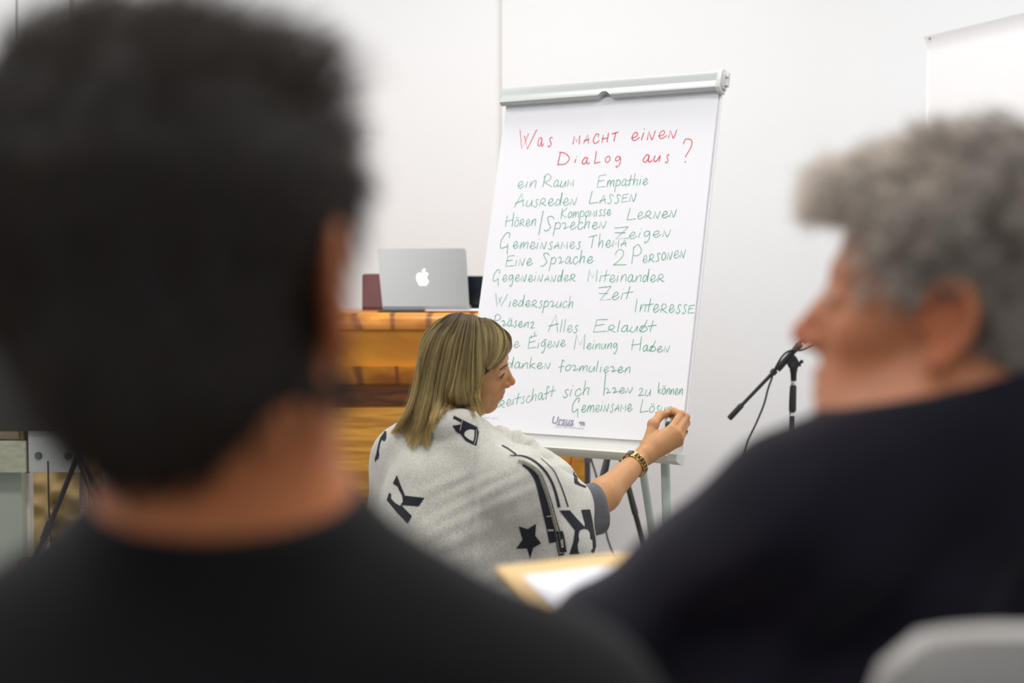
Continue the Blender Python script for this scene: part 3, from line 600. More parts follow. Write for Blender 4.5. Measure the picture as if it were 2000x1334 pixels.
def head(s, nose=1.0, female=False, ears=(1, -1)):
    """head prims in the current frame: x forward, y left, z up, origin between the ears"""
    g = 'head'
    s.ell((-.014, 0, .042), (.094, .075, .082), .02, tag=g); s.ell((.032, 0, .040), (.053, .060, .060), .03, tag=g)
    s.ell((.030, 0, -.020), (.057, .058 if female else .060, .075), .03, tag=g); s.ell((.030, 0, -.062), (.050, .045 if female else .050, .045), .03, tag=g)
    s.ell((.072, 0, -.097), (.016, .019 if female else .023, .015), .025, tag=g)
    for y in (1, -1):
        s.cap((0, .050 * y, -.045), (.060, .018 * y, -.096), .018, .013, .025, tag=g)
        s.ell((.056, .040 * y, -.020), (.022, .018, .019), .025, tag=g)
        s.cap((.084, .010 * y, .030), (.070, .044 * y, .031), .0075 if female else .010, .007, .014, tag=g)
        s.ell((.099, .031 * y, .008), (.018, .016, .012), .014, '-', tag=g)
        s.ell((.0752, .031 * y, .009), (.0142, .0155, .0130), .004, tag=g)
        s.ell((.0915, .0318 * y, .0080), (.0070, .0105, .0048), .0015, '-', tag=g)
    s.cap((.086, 0, .022), (.106 + .004 * nose, 0, -.022), .0065, .0090 * nose, .012, tag=g)
    s.ell((.108 + .003 * nose, 0, -.026), (.0105, .0100, .0095), .006, tag=g)
    for y in (1, -1):
        s.ell((.084, .0165 * y, -.010), (.012, .011, .022), .018, tag=g)
        s.ell((.100, .0125 * y, -.030), (.0110, .0068, .0078), .006, tag=g)
        s.ell((.1035, .0065 * y, -.0395), (.0055, .0032, .0050), .002, '-', tag=g)
    s.ell((.078, 0, -.060), (.018, .027, .026), .018, tag=g)
    s.ell((.0930, 0, -.0560), (.0085, .0200, .0060), .005, tag=g); s.ell((.0905, 0, -.0700), (.0085, .0175, .0068), .005, tag=g)
    s.ell((.1030, 0, -.0630), (.0110, .0210, .0014), .003, '-', tag=g)
    for y in ears:
        R = Matrix.Rotation(math.radians(-14), 3, 'Y') @ Matrix.Rotation(math.radians(-18 * y), 3, 'Z')
        s.ell((-.010, .079 * y, -.002), (.0165, .0045, .029), .006, R=R, tag=g)
        arc = [(.004, -.004), (.008, .014), (.004, .026), (-.008, .031), (-.020, .026), (-.026, .012), (-.025, -.004), (-.018, -.018), (-.010, -.028)]
        s.chain([(x - .002, (.082 - x * .30) * y, z) for x, z in arc], [.0028, .0034, .004, .0042, .0044, .0042, .004, .0042, .0046], .003, tag=g)
        s.ell((-.004, .081 * y, -.028), (.007, .0045, .009), .004, tag=g)
        s.ell((.000, .085 * y, .000), (.0085, .0045, .012), .004, '-', tag=g)
        s.ell((.008, .078 * y, -.003), (.005, .004, .006), .004, tag=g)
def skin_mat(name, rgb, sss=0.12, rough=0.5):
    m = mat(name, rgb, rough, bump=0.05, bscale=500, spec=.35, sss=sss); nt = m.node_tree; b = nt.nodes['Principled BSDF']
    a = nt.nodes.new('ShaderNodeAttribute'); a.attribute_name = 'tint'; mx = nt.nodes.new('ShaderNodeMixRGB'); mx.blend_type = 'MULTIPLY'; mx.inputs[0].default_value = 1
    n = nt.nodes.new('ShaderNodeTexNoise'); n.inputs['Scale'].default_value = 60; n.inputs['Detail'].default_value = 4
    tc = nt.nodes.new('ShaderNodeTexCoord'); nt.links.new(tc.outputs['Object'], n.inputs[0])
    mr = nt.nodes.new('ShaderNodeMapRange'); mr.inputs[3].default_value = .90; mr.inputs[4].default_value = 1.08; nt.links.new(n.outputs[0], mr.inputs[0])
    m2 = nt.nodes.new('ShaderNodeMixRGB'); m2.blend_type = 'MULTIPLY'; m2.inputs[0].default_value = 1
    mx.inputs[1].default_value = (*lin(rgb), 1); nt.links.new(a.outputs['Color'], mx.inputs[2]); nt.links.new(mx.outputs[0], m2.inputs[1]); nt.links.new(mr.outputs[0], m2.inputs[2])
    nt.links.new(m2.outputs[0], b.inputs['Base Color']); return m
def tintfn(S, T, lips=(.86, .55, .58), nosec=None):
    """lip, nose and ear colouring of the skin itself, in head coordinates"""
    inv = np.linalg.inv(T)
    def f(co):
        q = co @ inv[:3, :3].T + inv[:3, 3]; c = np.ones((len(co), 3), np.float32)
        def bump(cx, r, col):
            nonlocal c
            e = ((q[:, 0] - cx[0]) / r[0]) ** 2 + ((q[:, 1] - cx[1]) / r[1]) ** 2 + ((q[:, 2] - cx[2]) / r[2]) ** 2
            k = np.clip(1.6 - 1.6 * e, 0, 1)[:, None]; c = c * (1 - k) + c * np.array(col) * k
        bump((.095, 0, -.063), (.02, .024, .014), lips)
        for y in (1, -1):
            bump((.062, .040 * y, -.025), (.03, .026, .024), (1.0, .90, .88)); bump((-.01, .085 * y, 0), (.03, .012, .04), (1.02, .84, .80))
        bump((.11, 0, -.028), (.016, .02, .018), nosec or (1.02, .88, .86))
        return c
    return f
M_eye = mat('eye_white', (225, 218, 212), .15); M_iris = mat('eye_iris', (70, 80, 76), .15); M_pupil = mat('eye_pupil', (12, 12, 12), .1)
def eyes(T, sc, parent, closed=0.0):
    M4 = Matrix([list(r) for r in T]); out = []
    for y in (1, -1):
        b = MB(); b.ball((.0770, .0313 * y, .0085), .0124, M4, 20); e = b.build('eye', M_eye, parent, True)
        b = MB(); b.ball((.0876, .0318 * y, .0070), (.0026, .0056, .0056), M4, 16); b.build('iris', M_iris, e, True)
        b = MB(); b.ball((.0896, .0320 * y, .0070), (.0012, .0024, .0024), M4, 12); b.build('pupil', M_pupil, e, True); out.append(e)
    return out
def hair_mat(name, rough=0.45):
    m = bpy.data.materials.new(name); m.use_nodes = True; nt = m.node_tree; b = nt.nodes['Principled BSDF']
    a = nt.nodes.new('ShaderNodeAttribute'); a.attribute_name = 'strand_color'; nt.links.new(a.outputs['Color'], b.inputs['Base Color'])
    b.inputs['Roughness'].default_value = rough; b.inputs['Specular IOR Level'].default_value = 0.22; return m
def hair_curves(name, strands, radii, colors, m, parent):
    """strands: list of (n,3) arrays, all the same n"""
    N = len(strands); n = strands[0].shape[0]
    hc = bpy.data.hair_curves.new(name); hc.add_curves([n] * N)
    P_ = np.concatenate(strands).astype(np.float32); hc.attributes['position'].data.foreach_set('vector', P_.ravel())
    ra = hc.attributes.get('radius') or hc.attributes.new('radius', 'FLOAT', 'POINT')
    taper = np.linspace(1, .35, n) ** .6
    ra.data.foreach_set('value', (np.array(radii)[:, None] * taper[None]).astype(np.float32).ravel())
    ca = hc.attributes.new('strand_color', 'FLOAT_COLOR', 'POINT'); c = np.ones((N, n, 4), np.float32); c[..., :3] = np.array(colors).reshape(N, -1, 3) if np.array(colors).ndim == 3 else np.array(colors)[:, None, :]
    ca.data.foreach_set('color', c.ravel()); hc.materials.append(m)
    o = bpy.data.objects.new(name, hc); COL.objects.link(o); par(o, parent); return o
def infl(ps, e, tags):
    return [dict(p, ra=p['ra'] + e, rb=p['rb'] + e, b=p['b'] + e) if p['t'] == 'c' else dict(p, r=p['r'] + e, b=p['b'] + e) for p in ps if p['tag'] in tags]
# ------------------------------------------------------------------ the writer, kneeling on her heels
M_skinW = skin_mat('skin_writer', (184, 134, 90), .08)
def A3(v): return np.array([v[0], v[1], v[2]], float)
HC = np.array([-.1085, 3.40, 1.009])                          # between the ears
def axes(yaw, pitch, roll):
    """forward, left, up of a head; yaw from +x, pitch nods down, roll leans to its right"""
    a, b_, c_ = map(math.radians, (yaw, pitch, roll)); f = np.array([math.cos(a) * math.cos(b_), math.sin(a) * math.cos(b_), -math.sin(b_)]); u = np.array([math.cos(a) * math.sin(b_), math.sin(a) * math.sin(b_), math.cos(b_)])
    l = np.cross(u, f); return f, u * math.cos(c_) - l * math.sin(c_)
hfw, hup = axes(.5, 9.0, 29)
W = Sdf(); W.frame(HC, hfw, hup, 1.0); TW = W.T.copy(); head(W, .95, True, ears=(1, -1))
W.frame((0, 0, 0), (1, 0, 0), (0, 0, 1))
ND = A3(P(886, 826, 3.40)); 
W.cap(HC + np.array([-.035, .02, -.055]), ND, .046, .050, .03, tag='neck')
bf = np.array([math.sin(math.radians(52)), math.cos(math.radians(52)), 0]); bl = np.array([-bf[1], bf[0], 0])
SR = A3(P(1004, 925, 3.27)); SL = A3(P(790, 905, 3.52)); CH = (SR + SL) / 2 + np.array([0, 0, -.07])
W.cap(ND, SR, .042, .048, .04, tag='torso'); W.cap(ND, SL, .042, .048, .04, tag='torso')
W.frame(CH, bf, (0, 0, 1)); W.ell((0, 0, -.03), (.095, .145, .17), .05, tag='torso'); W.ell((.02, 0, -.24), (.085, .125, .15), .05, tag='torso')
W.ell((.075, .06, -.08), (.05, .055, .055), .03, tag='torso'); W.ell((.075, -.06, -.08), (.05, .055, .055), .03, tag='torso')
W.frame((0, 0, 0), (1, 0, 0), (0, 0, 1))
PE = np.array([CH[0], CH[1], .29]) - bf * .02
for sgn in (1, -1):
    hip = PE + bl * .085 * sgn; knee = PE + bl * .13 * sgn + bf * .40; knee[2] = .085; ank = PE + bl * .09 * sgn - bf * .06; ank[2] = .062; toe = ank - bf * .16; toe[2] = .03
    W.ell(hip - bf * .03, (.10, .10, .11), .05, tag='leg'); W.cap(hip, knee, .088, .066, .04, tag='leg'); W.cap(knee, ank, .060, .040, .02, tag='leg'); W.cap(ank, toe, .034, .024, .02, tag='foot')
# left arm rests on the left thigh
EL = SL + np.array([-.02, .06, -.26]); WL = PE + bl * .10 + bf * .22 + np.array([0, 0, -.02]); WL[2] = .265
W.cap(SL, EL, .046, .038, .02, tag='arm'); W.cap(EL, WL, .036, .025, .015, tag='arm')
W.ell(WL + bf * .05, (.045, .038, .016), .02, tag='arm')
for i in range(4):
    o_ = WL + bf * .085 + bl * (.026 - .017 * i); tip = o_ + bf * (.062 - .008 * abs(i - 1.3)); tip[2] -= .018; W.chain([o_, (o_ + tip) / 2 + np.array([0, 0, .004]), tip], [.0085, .0078, .0065], .004, tag='arm')
W.chain([WL + bf * .03 - bl * .028, WL + bf * .06 - bl * .05, WL + bf * .085 - bl * .056], [.011, .009, .008], .006, tag='arm')
# writing arm
ER = A3(P(1138, 1006, 3.42)); WR = A3(P(1254, 893, 3.62))
W.cap(SR, ER, .047, .040, .02, tag='arm'); mid = ER * .66 + WR * .34
W.cap(ER, mid, .037, .0395, .02, tag='arm'); W.cap(mid, WR, .0385, .0245, .02, tag='arm')
h_ = lambda x, y, Y: A3(P(x, y, Y))
# palm: metacarpals fan out of the wrist
MC = [h_(1311, 838, 3.655), h_(1321, 846, 3.650), h_(1326, 855, 3.655), h_(1326, 864, 3.668)]
for q, r in zip(MC, (.0125, .0125, .012, .0115)): W.cap(WR + (q - WR) * .12, q, .018, r, .014, tag='hand')
W.ell(h_(1290, 863, 3.655), (.024, .017, .027), .02, tag='hand')
# index, middle, ring, little: knuckle, middle joint, end joint, tip
FG = [[MC[0], h_(1330, 810, 3.700), h_(1316, 803, 3.738), h_(1305, 804.5, 3.756)],
      [MC[1], h_(1339, 815, 3.705), h_(1327, 809, 3.745), h_(1313, 812, 3.765)],
      [MC[2], h_(1340, 826, 3.710), h_(1330, 820, 3.747), h_(1316, 823, 3.765)],
      [MC[3], h_(1336, 843, 3.715), h_(1328, 834, 3.745), h_(1316, 834, 3.762)]]
for fgr, r in zip(FG, (.0098, .0100, .0095, .0085)):
    W.chain(fgr, [r * 1.18, r * 1.03, r * .93, r * .80], .0035, tag='finger')
    W.ell(fgr[1], r * 1.1, .004, tag='finger')
TH = [h_(1264, 872, 3.640), h_(1276, 829, 3.672), h_(1290, 811, 3.712), h_(1303, 808, 3.745)]
W.chain(TH, [.016, .0128, .0112, .0088], .008, tag='finger'); W.ell(TH[1], .0135, .008, tag='finger')
W.cap(TH[0], MC[0] * .5 + WR * .5, .012, .012, .02, tag='hand')
writer = empty('person', (PE[0], PE[1], 0), 'blonde woman in a pale grey star-patterned shawl, kneeling and writing on the flipchart', 'person')
# tint on lips etc.
lipW = (.93, .70, .68)
bodyW = mesh_sdf('body', W.p, 0.0021, M_skinW, writer, colfn=tintfn(None, TW, lips=lipW))
eyesW = eyes(TW, 1.0, writer)
MT = Matrix([list(r) for r in TW])
# eyelashes and brows
lash = []; brow = []
for y in (1, -1):
    for i in range(26):
        t_ = i / 25; a = (.0885 - .006 * abs(t_ - .4) - .004 * t_, (.020 + .0245 * t_) * y, .0115 - .004 * abs(2 * t_ - 1) ** 2)
        d = np.array([.006, (.0015 + .003 * t_) * y, .0015]); lash.append(np.array([TW[:3, :3] @ (np.array(a) + d * s_ + np.array([0, 0, .0016]) * s_ * s_) + TW[:3, 3] for s_ in np.linspace(0, 1, 5)]))
    for i in range(90):
        t_ = random.random(); a = np.array([.0965 - .016 * t_ ** 1.6, (.010 + .034 * t_) * y, .0265 + .006 * math.sin(min(t_, .75) / .75 * 1.9) + random.uniform(-.0018, .0018)])
        d = np.array([-.003, .0055 * y, .0008]); brow.append(np.array([TW[:3, :3] @ (a + d * s_) + TW[:3, 3] for s_ in np.linspace(0, 1, 5)]))
M_hair = hair_mat('hair_strands', .38)
hair_curves('eyelashes', lash, [.0005] * len(lash), [lin((30, 24, 22))] * len(lash), M_hair, writer)
hair_curves('eyebrows', brow, [.0006] * len(brow), [lin((64, 46, 34))] * len(brow), M_hair, writer)
# ring on the ring finger
M_gold = mat('gold', (214, 176, 92), .25, metal=1)
def ringtube(c, ax, r, rt, m, name, parent, seg=28):
    c = Vector(c); ax = Vector(ax).normalized(); u = ax.orthogonal().normalized(); v = ax.cross(u); b = MB()
    pts = [c + (u * math.cos(2 * math.pi * k / seg) + v * math.sin(2 * math.pi * k / seg)) * r for k in range(seg + 1)]; b.tube(pts, rt, 8); return b.build(name, m, parent, True)
f3 = FG[2]; rc = f3[0] * .52 + f3[1] * .48
rg = ringtube(rc, f3[1] - f3[0], .0108, .0013, M_gold, 'finger_ring', writer)
b = MB(); b.ball(Vector(rc) + Vector((.0115, -.003, -.002)), .0028, seg=10); b.build('ring_stone', mat('stone', (90, 90, 88), .1), rg)
# wrist watch with black and gold links
wt = empty('wrist_watch', (0, 0, 0)); wt.parent = writer; wt.location = -writer.location
M_link = mat('watch_link_black', (52, 44, 46), .22, metal=.2); M_wg = mat('watch_gold', (205, 168, 84), .25, metal=1)
wc = ER + (WR - ER) * .875; wax = Vector(WR - ER).normalized(); wax = (wax + Vector((.12, 0, .1))).normalized()
camdir = (Vector((0, 0, CAMZ)) - Vector(wc)).normalized(); wu = (camdir - wax * camdir.dot(wax)).normalized(); wv_ = wax.cross(wu)
NL = 22; rw, rh = .0305, .0335
for k in range(NL):
    a0 = 2 * math.pi * (k + .5) / NL; c_ = Vector(wc) + wu * math.cos(a0) * rw + wv_ * math.sin(a0) * rh
    nrm_ = (wu * math.cos(a0) / rw + wv_ * math.sin(a0) / rh).normalized(); tan = wax.cross(nrm_)
    Mx = Matrix(((tan.x, wax.x, nrm_.x, c_.x), (tan.y, wax.y, nrm_.y, c_.y), (tan.z, wax.z, nrm_.z, c_.z), (0, 0, 0, 1)))
    ln = 2 * math.pi * .032 / NL
    b = MB(); b.box((0, 0, 0), (ln * .62, .0125, .0026), Mx, bev=.0006); b.build('link', M_link, wt, edge=True)
    b = MB(); b.box((0, 0, -.0004), (ln * 1.02, .0035, .002), Mx)
    b.box((0, .0078, 0), (ln * .8, .003, .0026), Mx, bev=.0008); b.box((0, -.0078, 0), (ln * .8, .003, .0026), Mx, bev=.0008); b.box((ln * .5, 0, -.0002), (ln * .2, .014, .0022), Mx)
    b.build('gold_link', M_wg, wt, edge=True)
a0 = math.radians(-58); c_ = Vector(wc) + wu * math.cos(a0) * (rw + .001) - wv_ * 0 + wv_ * math.sin(a0) * (rh + .001)
# clasp plate on the upper edge
nrm_ = (wu * math.cos(a0) + wv_ * math.sin(a0)).normalized(); tan = wax.cross(nrm_)
Mx = Matrix(((tan.x, wax.x, nrm_.x, c_.x), (tan.y, wax.y, nrm_.y, c_.y), (tan.z, wax.z, nrm_.z, c_.z), (0, 0, 0, 1)))
b = MB(); b.box((0, 0, .0008), (.016, .0165, .002), Mx, bev=.0006); b.build('clasp', mat('clasp_steel', (120, 116, 118), .2, metal=.9), wt, edge=True)
# marker pen
tipP = onpaper(1300, 806, .001); rear = P(1306.5, 832, 3.695); ax = (rear - tipP).normalized()
pen = empty('marker_pen', tipP, 'white marker pen with a green end in the writer\'s hand', 'marker')
def pent(n_, a, b_, r, m):
    q = MB(); q.tube([tipP + ax * t_ for t_ in np.linspace(a, b_, len(r))], list(r), 18); return q.build(n_, m, pen, edge=True)
L_ = (rear - tipP).length
pent('barrel', .028, L_ - .014, [.0080, .0084, .0084], mat('pen_white', (232, 226, 236), .3)); pent('nib_holder', .008, .028, [.003, .0045, .0078], mat('pen_green2', (20, 110, 95), .4)); pent('nib', 0, .009, [.0015, .002], M_green)
M_pg = mat('pen_green', (16, 112, 100), .35)
pent('end_plug', L_ - .014, L_, [.0087, .0088, .0082], M_pg)
u_ = ax.orthogonal().normalized(); v_ = ax.cross(u_); plug = [c for c in pen.children if c.name.startswith('end_plug')][0]
for k in range(12):
    a0 = 2 * math.pi * k / 12; q = MB(); q.tube([tipP + ax * (L_ - .013) + (u_ * math.cos(a0) + v_ * math.sin(a0)) * .0087, tipP + ax * (L_ - .001) + (u_ * math.cos(a0) + v_ * math.sin(a0)) * .0087], .0011, 6); q.build('plug_rib', M_pg, plug)
# grey cardigan sleeve on the writing arm
M_sleeve = mat('cardigan_grey', (84, 86, 92), .95, noise=.35, nscale=900, bump=.8, bscale=700, sheen=.3)
fa = Vector(WR - ER).normalized(); axs = (fa * .8 + Vector((.55, .2, -.15))).normalized()
def loft_rings(name, rings, m, parent, seg=40, wave=.004):
    """rings: (centre, axis, radius_a, radius_b); outer wall, rolled hem, inner wall"""
    b = MB(); n = len(rings)
    for i, (c, a, ra, rb) in enumerate(rings):
        a = Vector(a).normalized(); u = (Vector((0, 0, 1)) - a * a.z).normalized(); v = a.cross(u)
        for k in range(seg):
            t_ = 2 * math.pi * k / seg; w_ = 1 + wave / ra * math.sin(3 * t_ + i * .7)
            b.v.append(tuple(Vector(c) + u * math.cos(t_) * ra * w_ + v * math.sin(t_) * rb * w_))
    for i in range(n - 1):
        for k in range(seg): b.f.append((i * seg + k, i * seg + (k + 1) % seg, (i + 1) * seg + (k + 1) % seg, (i + 1) * seg + k))
    return b.build(name, m, parent, True)
c0, c1 = Vector(P(1075, 1000, 3.38)), Vector(P(1160, 992, 3.445)); ring = []
ax0 = (c1 - c0).normalized(); ax1 = (ax0 * .6 + fa * .55).normalized()
for t_ in np.linspace(0, 1, 9): ring.append((c0.lerp(c1, t_), ax0.lerp(ax1, t_), .075 - .011 * t_, .062 - .008 * t_))
ring += [(c1 + ax1 * .004, ax1, .0625, .0525), (c1 + ax1 * .003, ax1, .0605, .0505), (c1 - ax1 * .02, ax1, .058, .048), (c1 - ax1 * .08, ax1, .056, .045)]
loft_rings('cardigan_sleeve', ring, M_sleeve, writer)
# cardigan body under the shawl, and socks
mesh_sdf('cardigan', infl([p for p in W.p if p['tag'] == 'torso'] + [p for p in W.p if p['tag'] == 'leg'][:1], .007, ('torso', 'leg')), .006, M_sleeve, writer, post=lambda X, d: np.maximum(np.maximum(d, (X - ND.astype(np.float32)) @ np.array([0, 0, 1], np.float32) + .02), .30 - X[:, 2]))
mesh_sdf('socks', infl(W.p, .004, ('foot',)), .005, mat('sock_black', (26, 26, 30), .9), writer, post=lambda X, d: np.maximum(d, .002 - X[:, 2]))
# trousers
mesh_sdf('trousers', [dict(p, ra=p['ra'] + .012, rb=p['rb'] + .012, b=p['b'] + .012) if p['t'] == 'c' else dict(p, r=p['r'] + .012, b=p['b'] + .012) for p in W.p if p['tag'] == 'leg'] , .006, mat('trousers_dark', (44, 46, 54), .9, bump=.3), writer,
         post=lambda X, d: np.maximum(d, .012 - X[:, 2]))
# ------------------------------------------------------------------ shawl
M_shawl = bpy.data.materials.new('shawl_wool'); M_shawl.use_nodes = True
nt = M_shawl.node_tree; bs = nt.nodes['Principled BSDF']; tc = nt.nodes.new('ShaderNodeTexCoord')
mp = nt.nodes.new('ShaderNodeMapping'); mp.inputs['Rotation'].default_value = (0, math.radians(35), math.radians(20)); mp.inputs['Scale'].default_value = (900, 900, 200); nt.links.new(tc.outputs['Object'], mp.inputs[0])
mp2 = nt.nodes.new('ShaderNodeMapping'); mp2.inputs['Rotation'].default_value = (0, math.radians(35), math.radians(20)); mp2.inputs['Scale'].default_value = (200, 600, 1000); nt.links.new(tc.outputs['Object'], mp2.inputs[0])
n1 = nt.nodes.new('ShaderNodeTexNoise'); n1.inputs['Scale'].default_value = 1; n1.inputs['Detail'].default_value = 2; n2 = nt.nodes.new('ShaderNodeTexNoise'); n2.inputs['Scale'].default_value = 1; n2.inputs['Detail'].default_value = 2
n3 = nt.nodes.new('ShaderNodeTexNoise'); n3.inputs['Scale'].default_value = 22; n3.inputs['Detail'].default_value = 4; nt.links.new(tc.outputs['Object'], n3.inputs[0])
nt.links.new(mp.outputs[0], n1.inputs[0]); nt.links.new(mp2.outputs[0], n2.inputs[0])
ad = nt.nodes.new('ShaderNodeMath'); ad.operation = 'ADD'; nt.links.new(n1.outputs[0], ad.inputs[0]); nt.links.new(n2.outputs[0], ad.inputs[1])
ad2 = nt.nodes.new('ShaderNodeMath'); ad2.operation = 'MULTIPLY_ADD'; ad2.inputs[1].default_value = .25; nt.links.new(n3.outputs[0], ad2.inputs[0]); nt.links.new(ad.outputs[0], ad2.inputs[2])
cr = nt.nodes.new('ShaderNodeValToRGB'); cr.color_ramp.elements[0].position = .72; cr.color_ramp.elements[0].color = (*lin((172, 171, 163)), 1); cr.color_ramp.elements[1].position = 1.0; cr.color_ramp.elements[1].color = (*lin((214, 212, 203)), 1)
mrr = nt.nodes.new('ShaderNodeMath'); mrr.operation = 'MULTIPLY'; mrr.inputs[1].default_value = .78; nt.links.new(ad2.outputs[0], mrr.inputs[0])
nt.links.new(mrr.outputs[0], cr.inputs[0]); nt.links.new(cr.outputs[0], bs.inputs['Base Color']); bs.inputs['Roughness'].default_value = .95; bs.inputs['Sheen Weight'].default_value = .25; bs.inputs['Specular IOR Level'].default_value = .1
bp = nt.nodes.new('ShaderNodeBump'); bp.inputs['Strength'].default_value = .6; bp.inputs['Distance'].default_value = .0015; nt.links.new(ad2.outputs[0], bp.inputs['Height']); nt.links.new(bp.outputs[0], bs.inputs['Normal'])
H = Sdf(); q = lambda x, y, Y: A3(P(x, y, Y))
# back and shoulders
H.cap(q(875, 838, 3.40), q(787, 903, 3.52), .052, .068, .05); H.cap(q(787, 903, 3.52), q(772, 1060, 3.54), .068, .085, .06)
H.cap(q(915, 868, 3.34), q(1000, 945, 3.27), .054, .066, .05); H.cap(q(1000, 945, 3.27), q(1075, 1045, 3.35), .068, .086, .06)
H.ell(q(880, 985, 3.38), (.165, .11, .17), .07); H.ell(q(885, 1130, 3.40), (.205, .14, .22), .08)
H.cap(q(1080, 1060, 3.38), q(1070, 1200, 3.38), .088, .10, .06)
# front half crossing the chest, and the collar
H.cap(q(940, 866, 3.44), q(1096, 990, 3.48), .053, .068, .03); H.cap(q(1092, 992, 3.48), q(1085, 1150, 3.44), .062, .08, .05)
H.cap(q(1000, 886, 3.46), q(1062, 932, 3.48), .058, .063, .03); H.cap(q(848, 834, 3.42), q(792, 884, 3.48), .058, .066, .04)
H.ell(q(960, 1010, 3.50), (.14, .11, .16), .06)
H.chain([q(850, 818, 3.47), q(846, 826, 3.40), q(868, 828, 3.325), q(900, 826, 3.32), q(930, 840, 3.34), q(958, 858, 3.41), q(968, 852, 3.46)], [.020, .026, .030, .030, .028, .024, .022], .02)
H.p += [dict(p, ra=p['ra'] + .013, rb=p['rb'] + .013, b=p['b'] + .013, k=.03) if p['t'] == 'c' else dict(p, r=p['r'] + .013, b=p['b'] + .013, k=.03) for p in W.p if p['tag'] == 'torso']
H.cap(SR, SR * .25 + ER * .75, .062, .060, .03); H.cap(SL, EL, .062, .056, .03)
SR3 = SR.astype(np.float32); 
fd = q(1000, 900, 3.25).astype(np.float32)
def shawl_post(X, d):
    # folds: radiate from the right shoulder down across the back, and ripples of the heavy wool
    v = X - fd; r_ = np.sqrt((v ** 2).sum(1)) + .02; ang = np.arctan2(v[:, 2], -v[:, 0])
    m = np.clip((r_ - .10) / .14, 0, 1) * np.clip((.50 - r_) / .2, 0, 1)
    f = .0026 * np.sin(ang * 9 + 3.2 * np.sin(r_ * 11) + 6 * r_) * m + .0008 * np.sin(ang * 21 + 16 * r_) * m
    d = d - f
    # crease where the near side lies over the front half, and the raised hem of the striped panel
    c, s_ = math.cos(PITCH), math.sin(PITCH); yy = X[:, 1] * c - (X[:, 2] - CAMZ) * s_; up = (X[:, 2] - CAMZ) * c + X[:, 1] * s_
    px = 1000 + F * X[:, 0] / yy; py = 667 - F * up / yy; nearm = np.clip((3.46 - X[:, 1]) / .03, 0, 1)
    cr_ = np.interp(px, [925, 940, 955, 975, 1000, 1030], [795, 822, 845, 866, 880, 888]); t_ = (py - cr_) / 3.5
    m2 = np.clip((px - 925) / 12, 0, 1) * np.clip((1035 - px) / 25, 0, 1) * nearm
    d = d - m2 * .016 * (1 / (1 + np.exp(-np.clip(t_ * 2.5, -30, 30))) - .5)
    ex = np.interp(py, [896, 904, 914, 926, 945, 970, 990, 1014, 1038, 1062, 1090], [1010, 1026, 1040, 1053, 1061, 1069, 1075, 1081, 1088, 1092, 1096])
    d = d - .0013 * np.sin((py + .42 * px - 1400) / 38 * 6.283 + 2.6 * np.sin(px / 75 + py / 50)) * np.clip((px - 800) / 90, 0, 1) * np.clip((1085 - px) / 40, 0, 1) * np.clip((py - 905) / 40, 0, 1)
    m3 = np.clip((py - 896) / 14, 0, 1) * np.clip((3.5 - X[:, 1]) / .05, 0, 1)
    d = d - m3 * .007 * (1 / (1 + np.exp(-np.clip((px - ex) * 1.2, -30, 30))))
    hole = sd_one(dict(t='c', a=q(915, 700, 3.42), q=q(900, 838, 3.385), ra=.056, rb=.050), X)
    d = np.maximum(d, -hole)
    d = np.where(X[:, 2] < .46, np.maximum(d, -(d + .012)), d)
    return np.maximum(d, (.40 + .012 * np.sin(X[:, 0] * 40)) - X[:, 2])
for p_ in H.p: p_['b'] += .0
shawl = mesh_sdf('shawl', H.p, 0.0036, M_shawl, writer, post=shawl_post)
sm = shawl.data; off = shawl.location + writer.location
bvh = BVHTree.FromPolygons([v.co[:] for v in sm.vertices], [p.vertices[:] for p in sm.polygons])
M_ink = mat('shawl_black', (34, 36, 46), .95, noise=.4, nscale=900, bump=.4, bscale=900); M_pale = mat('shawl_pale', (206, 204, 196), .95, noise=.2, nscale=600, bump=.4, bscale=900)
def drape(name, poly, m, offs=.0012, step=5.0, thick=0.0):
    """an outline printed on the cloth: cut into small faces that follow the wool"""
    bm = bmesh.new(); vs = [bm.verts.new((x, y, 0)) for x, y in poly]; bm.faces.new(vs); bm.normal_update(); bmesh.ops.triangulate(bm, faces=bm.faces[:])
    for _ in range(6):
        es = [e for e in bm.edges if e.calc_length() > step]
        if not es: break
        bmesh.ops.subdivide_edges(bm, edges=es, cuts=1); bmesh.ops.triangulate(bm, faces=[f for f in bm.faces if len(f.verts) > 3])
    O = Vector((0, 0, CAMZ)); bad = []
    for v in bm.verts:
        h = bvh.ray_cast(O, ray(v.co.x, v.co.y).normalized())
        if h[0] is None: bad.append(v); continue
        n_ = h[1] if h[1].dot(O - h[0]) > 0 else -h[1]
        v.co = h[0] + (n_ * .5 + (O - h[0]).normalized() * .5).normalized() * offs
    bmesh.ops.delete(bm, geom=bad, context='VERTS')
    me = bpy.data.meshes.new(name); bm.to_mesh(me); bm.free(); o = link(name, me, m, smooth=True); par(o, shawl); return o
def band(name, pts, wd, m, offs=.0012):
    pts = [np.array(p) for p in crom(pts, 5)]; wds = np.interp(np.linspace(0, 1, len(pts)), np.linspace(0, 1, len(wd)), wd) if isinstance(wd, (list, tuple)) else [wd] * len(pts)
    L, R_ = [], []
    for i, p in enumerate(pts):
        t_ = pts[min(i + 1, len(pts) - 1)] - pts[max(i - 1, 0)]; t_ = t_ / (np.linalg.norm(t_) + 1e-9); n_ = np.array([-t_[1], t_[0]]); L.append(p + n_ * wds[i] / 2); R_.append(p - n_ * wds[i] / 2)
    return drape(name, [tuple(x) for x in L + R_[::-1]], m, offs)
cx = lambda x, y: (690 + x / 3.511, 780 + y / 3.511)       # outlines read off the picture
